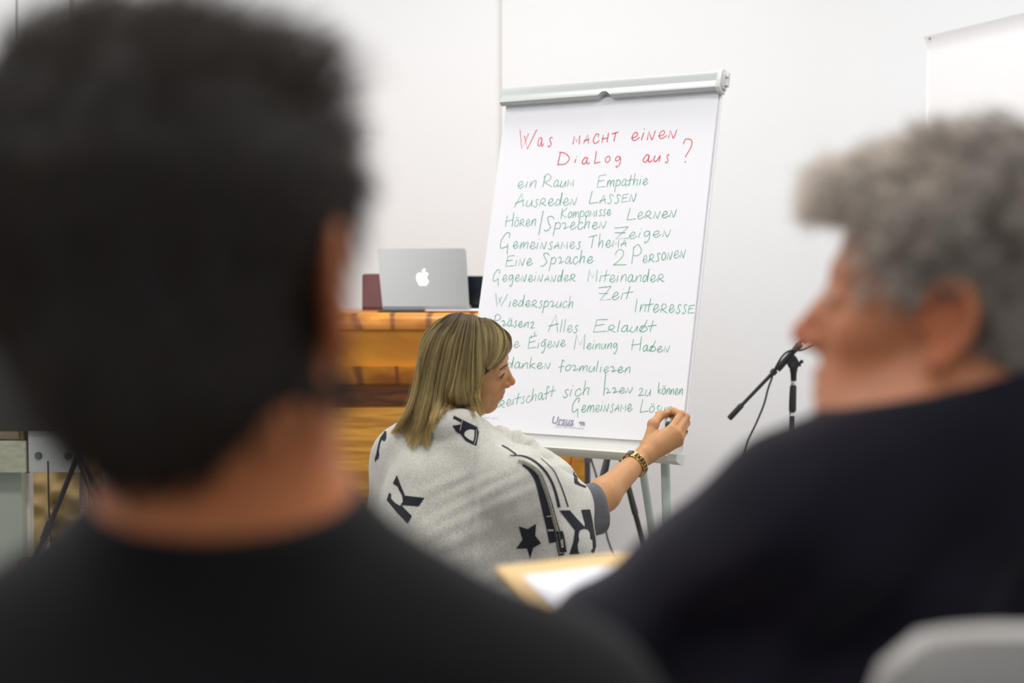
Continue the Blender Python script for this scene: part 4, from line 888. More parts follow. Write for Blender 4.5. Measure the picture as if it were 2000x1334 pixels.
star = [(1134, 870), (1195, 890), (1253, 853), (1248, 935), (1287, 987), (1233, 1018), (1213, 1090), (1190, 1022), (1116, 1024), (1160, 962)]
drape('printed_star', [cx(*p) for p in star], M_ink)
K1 = [(300, 520), (320, 575), (355, 660), (488, 676), (448, 733), (330, 725), (402, 800), (374, 852), (300, 775), (230, 690), (247, 640), (262, 650), (258, 678), (290, 712), (322, 730), (340, 700), (336, 660), (316, 625), (306, 600), (272, 577)]
drape('printed_letter', [cx(*p) for p in K1], M_ink)
R1 = [(692, 112), (748, 140), (800, 165), (850, 190), (862, 225), (845, 318), (820, 310), (770, 285), (735, 238), (714, 228), (705, 222), (680, 180), (735, 172), (738, 158), (682, 130)]
drape('printed_letter', [cx(*p) for p in R1], M_ink)
drape('printed_opening', [cx(*p) for p in [(775, 215), (800, 207), (832, 212), (832, 262), (822, 290), (790, 272), (764, 250), (762, 230)]], M_pale, .0022)
band('printed_line', [cx(*p) for p in [(748, 143), (738, 185), (732, 212)]], 1.0, M_pale, .0022); band('printed_line', [cx(*p) for p in [(846, 208), (846, 260), (832, 306)]], 1.0, M_pale, .0022)
F1 = [(222, 205), (229, 230), (226, 270), (212, 290), (198, 275), (186, 300), (176, 350), (178, 380), (172, 408), (158, 414), (152, 432), (148, 410), (160, 370), (172, 310), (186, 262), (206, 235)]
drape('printed_letter', [cx(*p) for p in F1], M_ink)
cz = lambda x, y: (980 + x / 4.941, 840 + y / 4.941)
K2 = [(555, 775), (655, 775), (720, 850), (800, 935), (800, 900), (765, 770), (850, 765), (872, 860), (905, 1060), (912, 1180), (870, 1185), (860, 1160), (880, 1145), (875, 1060), (855, 1050), (850, 990), (830, 960), (790, 952), (750, 970), (740, 1010), (745, 1060), (730, 1110), (735, 1160), (750, 1195), (652, 1200), (690, 1080), (705, 970)]
drape('printed_letter', [cz(*p) for p in K2], M_ink)
drape('printed_letter', [cz(*p) for p in [(685, 370), (728, 420), (732, 490), (760, 520), (830, 548), (800, 556), (700, 515)]], M_ink)
band('woven_stripe', [cz(*p) for p in [(0, 148), (60, 180), (140, 236)]], 2.6, M_ink)
band('woven_stripe', [cz(*p) for p in [(75, 246), (180, 246), (260, 270), (340, 320), (420, 400), (480, 500), (520, 610), (553, 745)]], [1.6, 3.2, 4.6, 4.8, 5.6], M_ink)
band('woven_stripe', [cz(*p) for p in [(375, 270), (430, 320), (500, 390), (545, 480), (590, 590), (640, 742)]], [1, 1.8, 2.6], M_ink)
edge_pts = [(155, 295), (230, 320), (300, 365), (360, 425), (400, 520), (440, 640), (470, 740), (500, 860), (535, 980), (555, 1100), (575, 1210)]
band('shaded_border', [cz(*p) for p in [(200, 335), (270, 375), (330, 450), (370, 560), (400, 680), (430, 800), (455, 900), (475, 1000), (490, 1085)]], [4, 11, 12, 13, 14, 14, 13], M_ink)  # underside border of the layer beneath, its shade painted in as a dark band
band('edge_ground', [cz(*p) for p in edge_pts], [5, 8, 9, 10, 11, 11], M_ink, .0018)
# zigzag stitching
zz = [np.array(cz(*p)) for p in crom(edge_pts, 9)]; zp = []
Ls = np.cumsum([0] + [np.linalg.norm(zz[i + 1] - zz[i]) for i in range(len(zz) - 1)]); n_ = int(Ls[-1] / 3.7)
M_thread = mat('thread_cream', (222, 218, 200), .8)
for ph in (0, 1):
    b = MB(); pts = []
    for i in range(n_):
        s_ = Ls[-1] * i / n_; j = min(np.searchsorted(Ls, s_), len(zz) - 1); j0 = max(j - 1, 0); p = zz[j0] + (zz[j] - zz[j0]) * ((s_ - Ls[j0]) / max(1e-6, Ls[j] - Ls[j0])); t_ = zz[j] - zz[j0]; t_ = t_ / (np.linalg.norm(t_) + 1e-9); nn_ = np.array([-t_[1], t_[0]])
        x, y = p + nn_ * 3.4 * (1 if (i + ph) % 2 else -1); h = bvh.ray_cast(Vector((0, 0, CAMZ)), ray(x, y).normalized())
        if h[0]: pts.append(h[0] - ray(x, y).normalized() * .0032)
    b.tube(pts, .00095, 5); o = b.build('zigzag_stitch', M_thread, shawl, True)
for yy in ((428, 830, 478, 828), (440, 965, 500, 965)): band('border_bar', [cz(yy[0], yy[1]), cz((yy[0] + yy[2]) / 2, yy[1]), cz(yy[2], yy[3])], 4 if yy[1] > 900 else 2.4, mat('bar_grey', (150, 150, 146), .9), .003)
drape('sewn_label', [cz(*p) for p in [(528, 978), (585, 972), (600, 1015), (625, 1175), (568, 1180), (545, 1060)]], mat('label_black', (20, 20, 22), .8), .0036)
def lab(x, y): 
    h = bvh.ray_cast(Vector((0, 0, CAMZ)), ray(x, y).normalized()); return (h[0] if h[0] else P(x, y, 3.3)) - ray(x, y).normalized() * .005
lo_ = cz(566, 1130); hi_ = cz(556, 1050)
text_mesh('KARL', 'label_text', mat('label_white', (240, 240, 240), .7), lambda a, y: lab(lo_[0] + 6.5 + (hi_[0] - lo_[0]) * a - y * 6.5, lo_[1] + (hi_[1] - lo_[1]) * a + y * .5), shawl, .01)
# ------------------------------------------------------------------ the writer's hair
SH = Sdf(); SH.frame(HC, hfw, hup, 1.0); SH.ell((-.014, 0, .043), (.098, .081, .090), .02); SH.ell((.035, 0, .046), (.055, .063, .060), .03)
SH.frame((0, 0, 0), (1, 0, 0), (0, 0, 1))
SH.cap(q(912, 690, 3.345), q(902, 764, 3.335), .040, .030, .03); SH.cap(q(872, 690, 3.37), q(842, 795, 3.38), .046, .040, .04)
SH.cap(q(842, 795, 3.37), q(815, 840, 3.35), .030, .012, .03); SH.cap(q(890, 700, 3.46), q(880, 775, 3.44), .045, .030, .04)
invW = np.linalg.inv(TW)
def shell_post(X, d):
    l = X @ invW[:3, :3].T.astype(np.float32) + invW[:3, 3].astype(np.float32)
    g = np.minimum(l[:, 0] -   .86 * l[:, 2] - .028, l[:, 0] - .014)
    return np.maximum(d + .003, g * .8)
shell = mesh_sdf('hair', SH.p, .003, mat('hair_under', (70, 56, 36), .9, noise=.5, nscale=90, stretch=(3, 3, .4)), writer, post=shell_post)
so = shell.location + writer.location
bsh = BVHTree.FromPolygons([v.co[:] for v in shell.data.vertices], [p.vertices[:] for p in shell.data.polygons])
O = Vector((0, 0, CAMZ))
bbo = BVHTree.FromPolygons([v.co[:] for v in bodyW.data.vertices], [p.vertices[:] for p in bodyW.data.polygons])
near = [[(870, 622), (838, 648), (819, 690), (811, 738), (800, 785), (785, 818), (768, 838)], [(885, 613), (848, 645), (825, 690), (815, 740), (803, 790), (778, 832), (764, 848)], [(890, 612), (855, 650), (835, 700), (825, 750), (812, 800), (790, 840), (782, 852)],
 [(897, 612), (865, 655), (848, 710), (838, 760), (825, 810), (813, 852), (806, 886)], [(903, 613), (875, 660), (862, 715), (852, 765), (840, 815), (830, 852), (834, 884)],
 [(908, 614), (888, 665), (876, 720), (866, 765), (860, 795), (851, 822), (843, 842)], [(912, 616), (900, 668), (890, 722), (884, 760), (878, 782), (874, 794), (870, 802)],
 [(918, 617), (910, 670), (903, 722), (899, 758), (902, 778), (906, 790), (909, 800)], [(924, 619), (920, 670), (916, 722), (914, 758), (918, 785), (925, 803), (931, 818)],
 [(930, 621), (930, 672), (930, 720), (927, 755), (928, 776), (933, 797), (938, 812)], [(936, 624), (942, 672), (944, 715), (939, 750), (936, 775), (941, 795), (948, 812)]]
fringe = [[(934, 622), (942, 648), (946, 676), (946, 700), (944, 712)], [(938, 623), (950, 645), (954, 672), (951, 696), (946, 716)], [(944, 623), (966, 646), (972, 672), (965, 697), (949, 718)], [(950, 624), (978, 646), (985, 672), (976, 698), (951, 721)], [(957, 626), (988, 648), (994, 668), (986, 692), (955, 722)], [(962, 628), (991, 648), (998, 664), (996, 684), (968, 715)]]
M_blond = M_hair
def cast(x, y, side, lay):
    d = ray(x, y).normalized()
    if side > 0:
        h = bsh.ray_cast(O, d); h2 = bvh.ray_cast(O, d); h3 = bbo.ray_cast(O, d)
        if h3[0] is not None and (h2[0] is None or h3[3] < h2[3]): h2 = h3
        if h[0] is None and h2[0] is None: return None
        if h[0] is None or (h2[0] is not None and h2[3] < h[3]): return h2[0] - d * (.004 + lay), 's'
        n_ = h[1] if h[1].dot(d) < 0 else -h[1]
        return h[0] + (n_ - d * .25) * lay, 'h'
    Q = O + d * 7; h = bsh.ray_cast(Q, -d)
    if h[0] is None: return None
    n_ = h[1] if h[1].dot(d) > 0 else -h[1]
    return h[0] + n_ * lay, 'h'
def make_strand(gs, u, side, n=18, jit=1.6, fly=0.0):
    uc = round(u * 46) / 46; k = u * (len(gs) - 1); i = min(int(k), len(gs) - 2); t_ = k - i
    ctl = [np.array(a) * (1 - t_) + np.array(b_) * t_ for a, b_ in zip(gs[i], gs[i + 1])]
    ph, am = random.uniform(0, 6), random.uniform(.4, 1.0) * jit
    pts = crom(ctl, 8); idx = np.linspace(0, len(pts) - 1, n); cut = 1 - .32 * random.random() ** 1.8 - .10 * (.5 + .5 * math.sin(u * 37 + 1.3)); idx = idx * cut
    lock = .5 + .5 * math.sin(u * 83 + 2 * math.sin(u * 31)); lay = .0020 + .0080 * (.6 * lock + .4 * random.random()) ; out = []; last = None
    for j, f_ in enumerate(idx):
        p = pts[int(f_)] * (1 - f_ % 1) + pts[min(int(f_) + 1, len(pts) - 1)] * (f_ % 1); a = j / n
        if j > n * .55 and side > 0 and len(gs) > 6:
            kc = uc * (len(gs) - 1); ic = min(int(kc), len(gs) - 2); pc = np.array(gs[ic][-1]) * (1 - (kc - ic)) + np.array(gs[ic + 1][-1]) * (kc - ic); pe = np.array(gs[i][-1]) * (1 - t_) + np.array(gs[i + 1][-1]) * t_; p = p + (pc - pe) * ((a - .55) / .45) ** 1.5 * .85
        x = p[0] + am * math.sin(ph + a * 7) * (a + .15) * 2 + fly * a * a; y = p[1] + am * .3 * math.cos(ph + a * 5)
        r_ = cast(x, y, side, lay * (1 if j else .3))
        if r_ is None: v = P(x, y, (last.y if last is not None else 3.38))
        else: v = r_[0]
        if last is not None and abs(v.y - last.y) > .028: v = P(x, y, last.y + .028 * (1 if v.y > last.y else -1) * .5)
        out.append(np.array(v)); last = v
    out = np.array(out)
    for _ in range(2): out[1:-1] = .25 * out[:-2] + .5 * out[1:-1] + .25 * out[2:]
    return out
SS, RR, CC = [], [], []
cd_ = np.array(lin((56, 45, 31))); cl_ = np.array(lin((218, 198, 140))); ctip = np.array(lin((232, 200, 132))); cm_ = np.array(lin((128, 110, 74)))
def colr(u, n, tipk=1.0, seed=0):
    base = random.random(); lock = .5 + .5 * math.sin(u * 61 + 2.3 * math.sin(u * 23) + seed); l2 = .5 + .5 * math.sin(u * 290 + 3 * math.sin(u * 97) + seed); w_ = min(1, max(0, .35 * base + .45 * lock ** 2 + .5 * l2 ** 2 - .18))
    root = cd_ * (1 - w_) + cm_ * w_; midc = (cm_ * .8 + cd_ * .2) * (1 - w_) + cl_ * w_; tip = cm_ * (1 - w_) * .9 + ctip * (w_ + .1 * (1 - w_))
    t_ = np.linspace(0, 1, n)[:, None]; k1 = np.clip((t_ - .04) / .4, 0, 1); k2 = np.clip((t_ - .55) / .4, 0, 1) * tipk
    return (root * (1 - k1) + midc * k1) * (1 - k2) + tip * k2
for gs, N_, tk, sd in ((near, 5200, 1, 0), (fringe, 1700, .3, 2)):
    for _ in range(N_):
        u = random.random(); SS.append(make_strand(gs, u, 1, jit=1.5)); RR.append(random.uniform(.00018, .00034)); CC.append(colr(u, 18, tk, sd))
for _ in range(900):
    u = random.random(); SS.append(make_strand(fringe, u, -1, jit=1.5)); RR.append(.0004); CC.append(colr(u, 18, .3, 2))
for _ in range(1500):
    u = random.random(); SS.append(make_strand(near, u, -1, jit=2)); RR.append(.0005); CC.append(colr(u, 18))
for _ in range(110):
    u = random.choice([random.random() * .25, random.random(), random.random()]); SS.append(make_strand(near, u, 1, jit=5, fly=random.uniform(-16, 8))); RR.append(.00013); CC.append(colr(u, 18))
# one loose lock in front of the cheek
for _ in range(40):
    a = random.uniform(-1.2, 1.2); g_ = [(936 + a, 690), (934 + a, 730), (930 + a, 760), (936 + a, 785), (942 + a * .5, 806)]
    SS.append(make_strand([g_, g_], .5, 1, jit=.5)); RR.append(.0002); CC.append(colr(.5, 18))
hair_curves('hair_strands', SS, RR, CC, M_hair, shell)
# ------------------------------------------------------------------ the two seated listeners and a standing helper
def grow(name, shell_o, n, length, rad, cols, flow, parent, curl=0.0, pts=8, keep=None, seed=3):
    """short hairs rooted all over a hair shell"""
    rs = np.random.RandomState(seed); me = shell_o.data; m_ = len(me.polygons)
    ctr = np.empty(m_ * 3, np.float32); me.polygons.foreach_get('center', ctr); ctr = ctr.reshape(-1, 3).astype(float); nr = np.empty(m_ * 3, np.float32); me.polygons.foreach_get('normal', nr); nr = nr.reshape(-1, 3).astype(float)
    ok = np.arange(m_)
    if keep is not None: ok = ok[keep(ctr)]
    ix = rs.choice(ok, n); S_, R_, C_ = [], [], []
    for i in ix:
        c, nn_ = ctr[i], nr[i]; fl = flow(c, nn_); L_ = length(c) * rs.uniform(.6, 1.15); a = rs.normal(0, .22, 3)
        p = c - nn_ * .002 + rs.normal(0, .002, 3); out = [p]; side = np.cross(nn_, fl + 1e-3); side /= np.linalg.norm(side) + 1e-9; ph = rs.uniform(0, 6.28); sp_ = rs.uniform(.8, 1.4)
        for k in range(1, pts):
            t_ = k / (pts - 1); d = nn_ * (.75 - .55 * t_) + fl * (.35 + .7 * t_) + a
            if curl: d = d + (side * math.cos(ph + t_ * 7 * sp_) + nn_ * math.sin(ph + t_ * 7 * sp_)) * curl
            d /= np.linalg.norm(d) + 1e-9; p = p + d * L_ / (pts - 1); out.append(p)
        S_.append(np.array(out)); R_.append(rad * rs.uniform(.7, 1.3)); C_.append(cols(c, rs))
    return hair_curves(name, S_, R_, C_, M_hair, parent)
M_skinL = skin_mat('skin_listener', (196, 120, 76), .08); M_skinR = skin_mat('skin_grey_man', (190, 122, 84), .08)
M_teeL = mat('shirt_charcoal', (20, 20, 23), .9, noise=.2, nscale=8, bump=.4, bscale=300, spec=.2, sheen=.05); M_teeR = mat('shirt_navy', (23, 21, 34), .85, noise=.2, nscale=8, bump=.4, bscale=300, spec=.2, sheen=.05)
M_jeans = mat('jeans_dark', (40, 44, 58), .9, bump=.4, bscale=300); M_shoe = mat('shoe_black', (24, 24, 26), .5)
def seated(B_, ND, SRr, SLl, bf, PE, elR, wrR, elL, wrL, sc=1.0, floor_z=0.0, footdist=.46):
    bf = np.array(bf) / np.linalg.norm(bf); bl = np.array([-bf[1], bf[0], 0])
    B_.frame((0, 0, 0), (1, 0, 0), (0, 0, 1))
    B_.cap(ND, SRr, .060, .052, .05, tag='torso'); B_.cap(ND, SLl, .060, .052, .05, tag='torso')
    CH = (SRr + SLl) / 2 + np.array([0, 0, -.10]); B_.frame(CH, bf, (0, 0, 1)); B_.ell((0, 0, 0), (.12, .175, .20), .06, tag='torso')
    B_.frame((0, 0, 0), (1, 0, 0), (0, 0, 1)); mid = (CH + PE) / 2; B_.frame(mid, bf, (0, 0, 1)); B_.ell((.02, 0, 0), (.125, .155, .19), .06, tag='torso')
    B_.frame(PE, bf, (0, 0, 1)); B_.ell((0, 0, .03), (.13, .17, .12), .05, tag='leg'); B_.frame((0, 0, 0), (1, 0, 0), (0, 0, 1))
    for s_ in (1, -1):
        hip = PE + bl * .09 * s_; kn = hip + bf * .44 + bl * .05 * s_; kn[2] = .50; an = kn + bf * (footdist - .44); an[2] = .09
        B_.cap(hip, kn, .085, .062, .04, tag='leg'); B_.cap(kn, an, .058, .040, .02, tag='leg'); t_ = an + bf * .15; t_[2] = .035; B_.cap(an - bf * .03 - np.array([0, 0, .045]), t_, .036, .032, .02, tag='foot')
    for sh, el, wr in ((SRr, elR, wrR), (SLl, elL, wrL)):
        B_.cap(sh, el, .055, .044, .03, tag='arm'); B_.cap(el, wr, .042, .029, .02, tag='fore')
        d = (wr - el) / np.linalg.norm(wr - el); up = np.array([0, 0, 1.0]); sd = np.cross(d, up); sd /= np.linalg.norm(sd); B_.ell(wr + d * .05, (.042, .042, .020), .02, tag='hand')
        for i in range(4):
            o_ = wr + d * .085 + sd * (.028 - .0185 * i); B_.chain([o_, o_ + d * .032 - up * .004, o_ + d * .056 - up * .018, o_ + d * .066 - up * .036], [.0098, .009, .0085, .0075], .004, tag='hand')
        sg = 1 if (sh is SLl) else -1
        B_.chain([wr + d * .03 + sd * .03 * sg, wr + d * .06 + sd * .05 * sg, wr + d * .09 + sd * .052 * sg], [.013, .0105, .009], .008, tag='hand')
# ---- left listener, seen from behind
LP = Sdf(); YL = .82
LHC = A3(P(386, 580, .80)); LHC[2] += .0
lfw, lup = axes(90 - 14, 3, -3); LP.frame(LHC, lfw, lup, 1.05); TL = LP.T.copy(); head(LP, 1.1)
LP.frame((0, 0, 0), (1, 0, 0), (0, 0, 1)); LND = A3(P(446, 1050, .835)); LP.cap(LHC + np.array([.014, -.02, -.06]), LND, .056, .062, .03, tag='neck')
lSR = A3(P(1065, 1425, .82)); lSL = A3(P(-205, 1465, .84)); lPE = np.array([(lSR[0] + lSL[0]) / 2, .85, .56])
seated(LP, LND + np.array([0, 0, -.02]), lSR, lSL, (0.05, 1, 0), lPE, lSR + np.array([.05, .06, -.28]), lPE + np.array([.14, .33, .09]), lSL + np.array([-.05, .06, -.28]), lPE + np.array([-.14, .33, .09]))
manL = empty('person', (lPE[0], lPE[1], 0), 'dark-haired person in a charcoal T-shirt seen from behind, largest and nearest at left', 'person')
mesh_sdf('body', LP.p, .0045, M_skinL, manL, colfn=tintfn(None, TL, nosec=(1.0, .85, .8)))
eyes(TL, 1.05, manL)
npz = LND[2]
def neck_cut(nd, axis, r0):
    nd = nd.astype(np.float32)
    return lambda X: (X - nd) @ np.array(axis, np.float32)
def shirtL(X, d):
    r_ = .004 * np.sin(X[:, 2] * 55 + X[:, 0] * 22) * np.clip((LND[2] - .03 - X[:, 2]) / .1, 0, 1)
    return np.maximum(d + r_, (X - LND) @ np.array([0, -.18, .98], np.float32) - .030)
mesh_sdf('shirt', infl(LP.p, .010, ('torso', 'arm')) + infl(LP.p, .010, ('neck',)), .006, M_teeL, manL, post=shirtL)
mesh_sdf('trousers', infl(LP.p, .014, ('leg',)), .009, M_jeans, manL, post=lambda X, d: np.maximum(d, .07 - X[:, 2])); mesh_sdf('shoes', infl(LP.p, .010, ('foot',)), .009, M_shoe, manL, post=lambda X, d: np.maximum(d, .004 - X[:, 2]))
q8 = lambda x, y: A3(P(x, y, .80))
HL = Sdf(); HL.frame(LHC, lfw, lup, 1.05); HL.ell((-.012, 0, .045), (.102, .086, .094), .02); HL.ell((.03, 0, .055), (.068, .072, .070), .03); HL.ell((-.055, 0, -.035), (.048, .062, .060), .03)
HL.frame((0, 0, 0), (1, 0, 0), (0, 0, 1))
HL.ell(q8(270, 150), (.055, .05, .034), .03); HL.ell(q8(510, 170), (.040, .05, .026), .015); HL.ell(q8(110, 330), (.040, .06, .060), .05); HL.ell(q8(90, 480), (.034, .06, .050), .05); HL.ell(q8(560, 760), (.032, .05, .042), .03); HL.ell(q8(345, 680), (.040, .05, .05), .04); HL.ell(q8(425, 840), (.046, .045, .034), .04); HL.ell(q8(380, 760), (.055, .045, .05), .04)
invL = np.linalg.inv(TL)
def cutL(X, d):
    l = X @ invL[:3, :3].T + invL[:3, 3]; face = np.maximum(l[:, 0] - .028 - .9 * np.maximum(l[:, 2] - .055, 0), -(l[:, 2] - .12)) ; ear = np.sqrt((l[:, 0] + .008) ** 2 + (l[:, 2] + .002) ** 2 + (np.abs(l[:, 1]) - .092) ** 2) - .027
    low = -.060 - l[:, 2] - 1.0 * np.maximum(-l[:, 0] - .01, 0)
    return np.maximum(np.maximum(np.maximum(d, l[:, 0] - .028 - .9 * np.maximum(l[:, 2] - .03, 0)), -ear), low)
hsL = mesh_sdf('hair', HL.p, .0045, mat('hair_dark', (10, 7, 5), .7, noise=.4, nscale=60), manL, post=cutL)
def flowL(c, n):
    l = invL[:3, :3] @ (c) + invL[:3, 3]; dn = np.array([0, 0, -1.0]); f = dn - n * (n @ dn)
    if l[2] > .075: f = np.array([.35, .7, .25]) - n * .2
    return f / (np.linalg.norm(f) + 1e-6)
def colL(c, rs):
    g = rs.rand(); return np.array(lin((10, 6, 4))) * (1 - g) + np.array(lin((60, 40, 27))) * g
grow('hair_strands', hsL, 9000, lambda c: .016 + .020 * max(0, min(1, (c[2] - (LHC[2] + .06)) / .06)), .00045, colL, flowL, hsL, pts=6)
# ---- right listener, grey curls, profile to the left
RP = Sdf(); RHC = A3(P(1834, 630, 1.17)) + np.array([0.030, .074, 0])
rfw, rup = axes(180 - 24, -6, 0); RP.frame(RHC, rfw, rup, 1.10); TR = RP.T.copy(); head(RP, 1.15)
RP.frame(RHC, rfw, rup, 1.10); RP.ell((.045, .030, -.075), (.035, .030, .030), .03, tag='head'); RP.ell((.045, -.030, -.075), (.035, .030, .030), .03, tag='head'); RP.ell((.02, 0, -.095), (.05, .045, .03), .03, tag='head')
RP.frame((0, 0, 0), (1, 0, 0), (0, 0, 1)); RND = A3(P(1880, 850, 1.22)); RP.cap(RHC + np.array([.025, -.01, -.05]), RND, .066, .072, .03, tag='neck')
rSL = A3(P(1560, 1010, 1.19)); rSR = rSL + np.array([.33, .20, .01]); rb = np.array([-.52, .86, 0]); rPE = np.array([(rSL[0] + rSR[0]) / 2 + .06, 1.26, .56])
rEL = A3(P(1150, 1290, 1.27)); rWL = A3(P(1420, 1330, 1.50)); RP.ell(A3(P(1500, 1330, 1.27)), (.13, .10, .15), .06, tag='torso'); rER = rSR + np.array([.03, .12, -.25]); rWR = A3(P(1500, 1290, 1.66))
seated(RP, RND + np.array([0, 0, -.01]), rSR, rSL, rb, rPE, rER, rWR, rEL, rWL)
manR = empty('person', (rPE[0], rPE[1], 0), 'grey curly-haired man in a navy shirt in blurred left-facing profile at right', 'person')
mesh_sdf('body', RP.p, .004, M_skinR, manR, colfn=tintfn(None, TR, nosec=(1.12, .80, .92)))
eyes(TR, 1.10, manR)
def shirtR(X, d):
    r_ = .006 * np.sin(X[:, 2] * 42 + X[:, 0] * 30 + 2 * np.sin(X[:, 0] * 14)) * np.clip((RND[2] - .05 - X[:, 2]) / .1, 0, 1); r_ = r_ + .007 * np.sin(X[:, 0] * 60 - X[:, 2] * 48 + X[:, 1] * 20) * np.clip((RND[2] - X[:, 2]) / .1, 0, 1)
    return np.maximum(d + r_, (X - RND) @ np.array([-.24, 0, .97], np.float32) - .050)
mesh_sdf('shirt', infl(RP.p, .019, ('torso',)) + infl(RP.p, .011, ('arm',)) + infl([p for p in RP.p if p['tag'] == 'fore'], .012, ('fore',)) + infl(RP.p, .013, ('neck',)), .006, M_teeR, manR, post=shirtR)
mesh_sdf('trousers', infl(RP.p, .014, ('leg',)), .009, M_jeans, manR, post=lambda X, d: np.maximum(d, .07 - X[:, 2])); mesh_sdf('shoes', infl(RP.p, .010, ('foot',)), .009, M_shoe, manR, post=lambda X, d: np.maximum(d, .004 - X[:, 2]))
HR = Sdf(); HR.frame(RHC, rfw, rup, 1.08); HR.ell((-.016, 0, .045), (.102, .085, .092), .02); HR.ell((.040, 0, .075), (.060, .064, .050), .03); HR.ell((-.06, 0, -.02), (.05, .06, .06), .03)
rs_ = np.random.RandomState(5)
for k in range(46):
    a, e_ = rs_.uniform(0, 6.28), rs_.uniform(.15, 1.5); v_ = np.array([math.cos(a) * math.cos(e_), math.sin(a) * math.cos(e_), math.sin(e_)]); c_ = np.array([-.008, 0, .050]) + v_ * np.array([.102, .086, .086])
    if c_[0] > .07 and c_[2] < .075: continue
    HR.ell(c_, .020 * rs_.uniform(.7, 1.15), .012)
HR.ell((.098, .012, .098), (.020, .026, .018), .012); HR.ell((.090, .04, .088), .022, .012); HR.ell((.102, -.02, .094), .02, .01)
invR = np.linalg.inv(TR)
def cutR(X, d):
    l = X @ invR[:3, :3].T + invR[:3, 3]; ear = np.sqrt((l[:, 0] + .008) ** 2 + (l[:, 2] + .002) ** 2 + (np.abs(l[:, 1]) - .086) ** 2) - .032
    f = np.where(l[:, 2] > .07, l[:, 0] - .13, np.where(l[:, 2] > .0, l[:, 0] - .052 - .25 * np.maximum(l[:, 2] - .02, 0), l[:, 0] - .040))
    low = np.where(l[:, 0] > -.02, -.022 - l[:, 2], -.055 - l[:, 2])
    return np.maximum(np.maximum(np.maximum(d, f), -ear), low)
hsR = mesh_sdf('hair', HR.p, .004, mat('hair_grey', (150, 141, 133), .6, noise=.5, nscale=40), manR, post=cutR)
def flowR(c, n):
    f = np.array([-.3, 0, .15]) + .8 * (np.array([0, 0, -1.0]) + n * n[2]) * .4; return f / (np.linalg.norm(f) + 1e-6)
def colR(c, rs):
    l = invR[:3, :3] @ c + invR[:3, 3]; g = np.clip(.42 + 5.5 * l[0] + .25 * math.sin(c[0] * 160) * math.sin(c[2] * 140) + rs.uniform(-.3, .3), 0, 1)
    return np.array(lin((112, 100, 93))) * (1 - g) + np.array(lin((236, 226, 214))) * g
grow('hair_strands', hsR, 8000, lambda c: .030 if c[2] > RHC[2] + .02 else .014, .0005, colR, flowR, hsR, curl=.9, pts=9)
# ---- chairs: grey plastic shell on four legs
M_shell = mat('chair_grey', (168, 165, 162), .45); M_metal = mat('chair_metal', (150, 150, 152), .35, metal=.8)
def chair(o, yaw, ztop, label, W2=.24):
    t_ = empty('chair', (o[0], o[1], 0), label, 'chair', 'grey shell chairs'); c, s_ = math.cos(yaw), math.sin(yaw)
    M4 = Matrix(((c, -s_, 0, o[0]), (s_, c, 0, o[1]), (0, 0, 1, 0), (0, 0, 0, 1)))     # local +y faces forward
    def sheet(nm, fn, nu=26, nv=26, th=.014):
        b = MB(); vs = []; 
        for j in range(nv + 1):
            for i in range(nu + 1): vs.append(M4 @ Vector(fn(i / nu * 2 - 1, j / nv)))
        n0 = len(vs); dirv = (M4.to_3x3() @ Vector((0, -1, -.3))).normalized() * th; vs += [v + dirv for v in vs]
        g = lambda i, j: j * (nu + 1) + i
        fs = [(g(i, j), g(i + 1, j), g(i + 1, j + 1), g(i, j + 1)) for j in range(nv) for i in range(nu)]; fs += [tuple(n0 + k for k in f[::-1]) for f in fs]
        rim = [g(i, 0) for i in range(nu + 1)] + [g(nu, j) for j in range(1, nv + 1)] + [g(i, nv) for i in range(nu - 1, -1, -1)] + [g(0, j) for j in range(nv - 1, 0, -1)]
        fs += [(rim[k], n0 + rim[k], n0 + rim[(k + 1) % len(rim)], rim[(k + 1) % len(rim)]) for k in range(len(rim))]
        b.add(vs, fs); return b.build(nm, M_shell, t_, edge=True)
    def back(u, v):
        wv = 1 - .13 * max(0, (v - .88) / .12) ** 4; zt_ = ztop - .010 * abs(u) ** 8 * v; z = .43 + (zt_ - .43) * v
        return (u * W2 * wv, -.17 - .10 * v + .055 * u * u, z)
    sheet('backrest', back)
    sheet('seat', lambda u, v: (u * W2, -.17 + .42 * v, .43 + .012 * u * u - .03 * max(0, v - .85) / .15), th=.012)
    for sx in (1, -1):
        for sy in (1, -1):
            b = MB(); b.tube([M4 @ Vector((sx * .17, .03 + sy * .14, .42)), M4 @ Vector((sx * .22, .03 + sy * .21, .0))], .0105, 10); b.build('leg', M_metal, t_, edge=True)
    return t_
chair(np.array([.446, 1.185, 0]), math.radians(8), .994, 'pale grey plastic chair under the grey-haired man, its rounded back in the lower right corner')
chair(lPE, math.radians(-2), .86, 'pale grey plastic chair under the dark-haired person in the charcoal T-shirt')
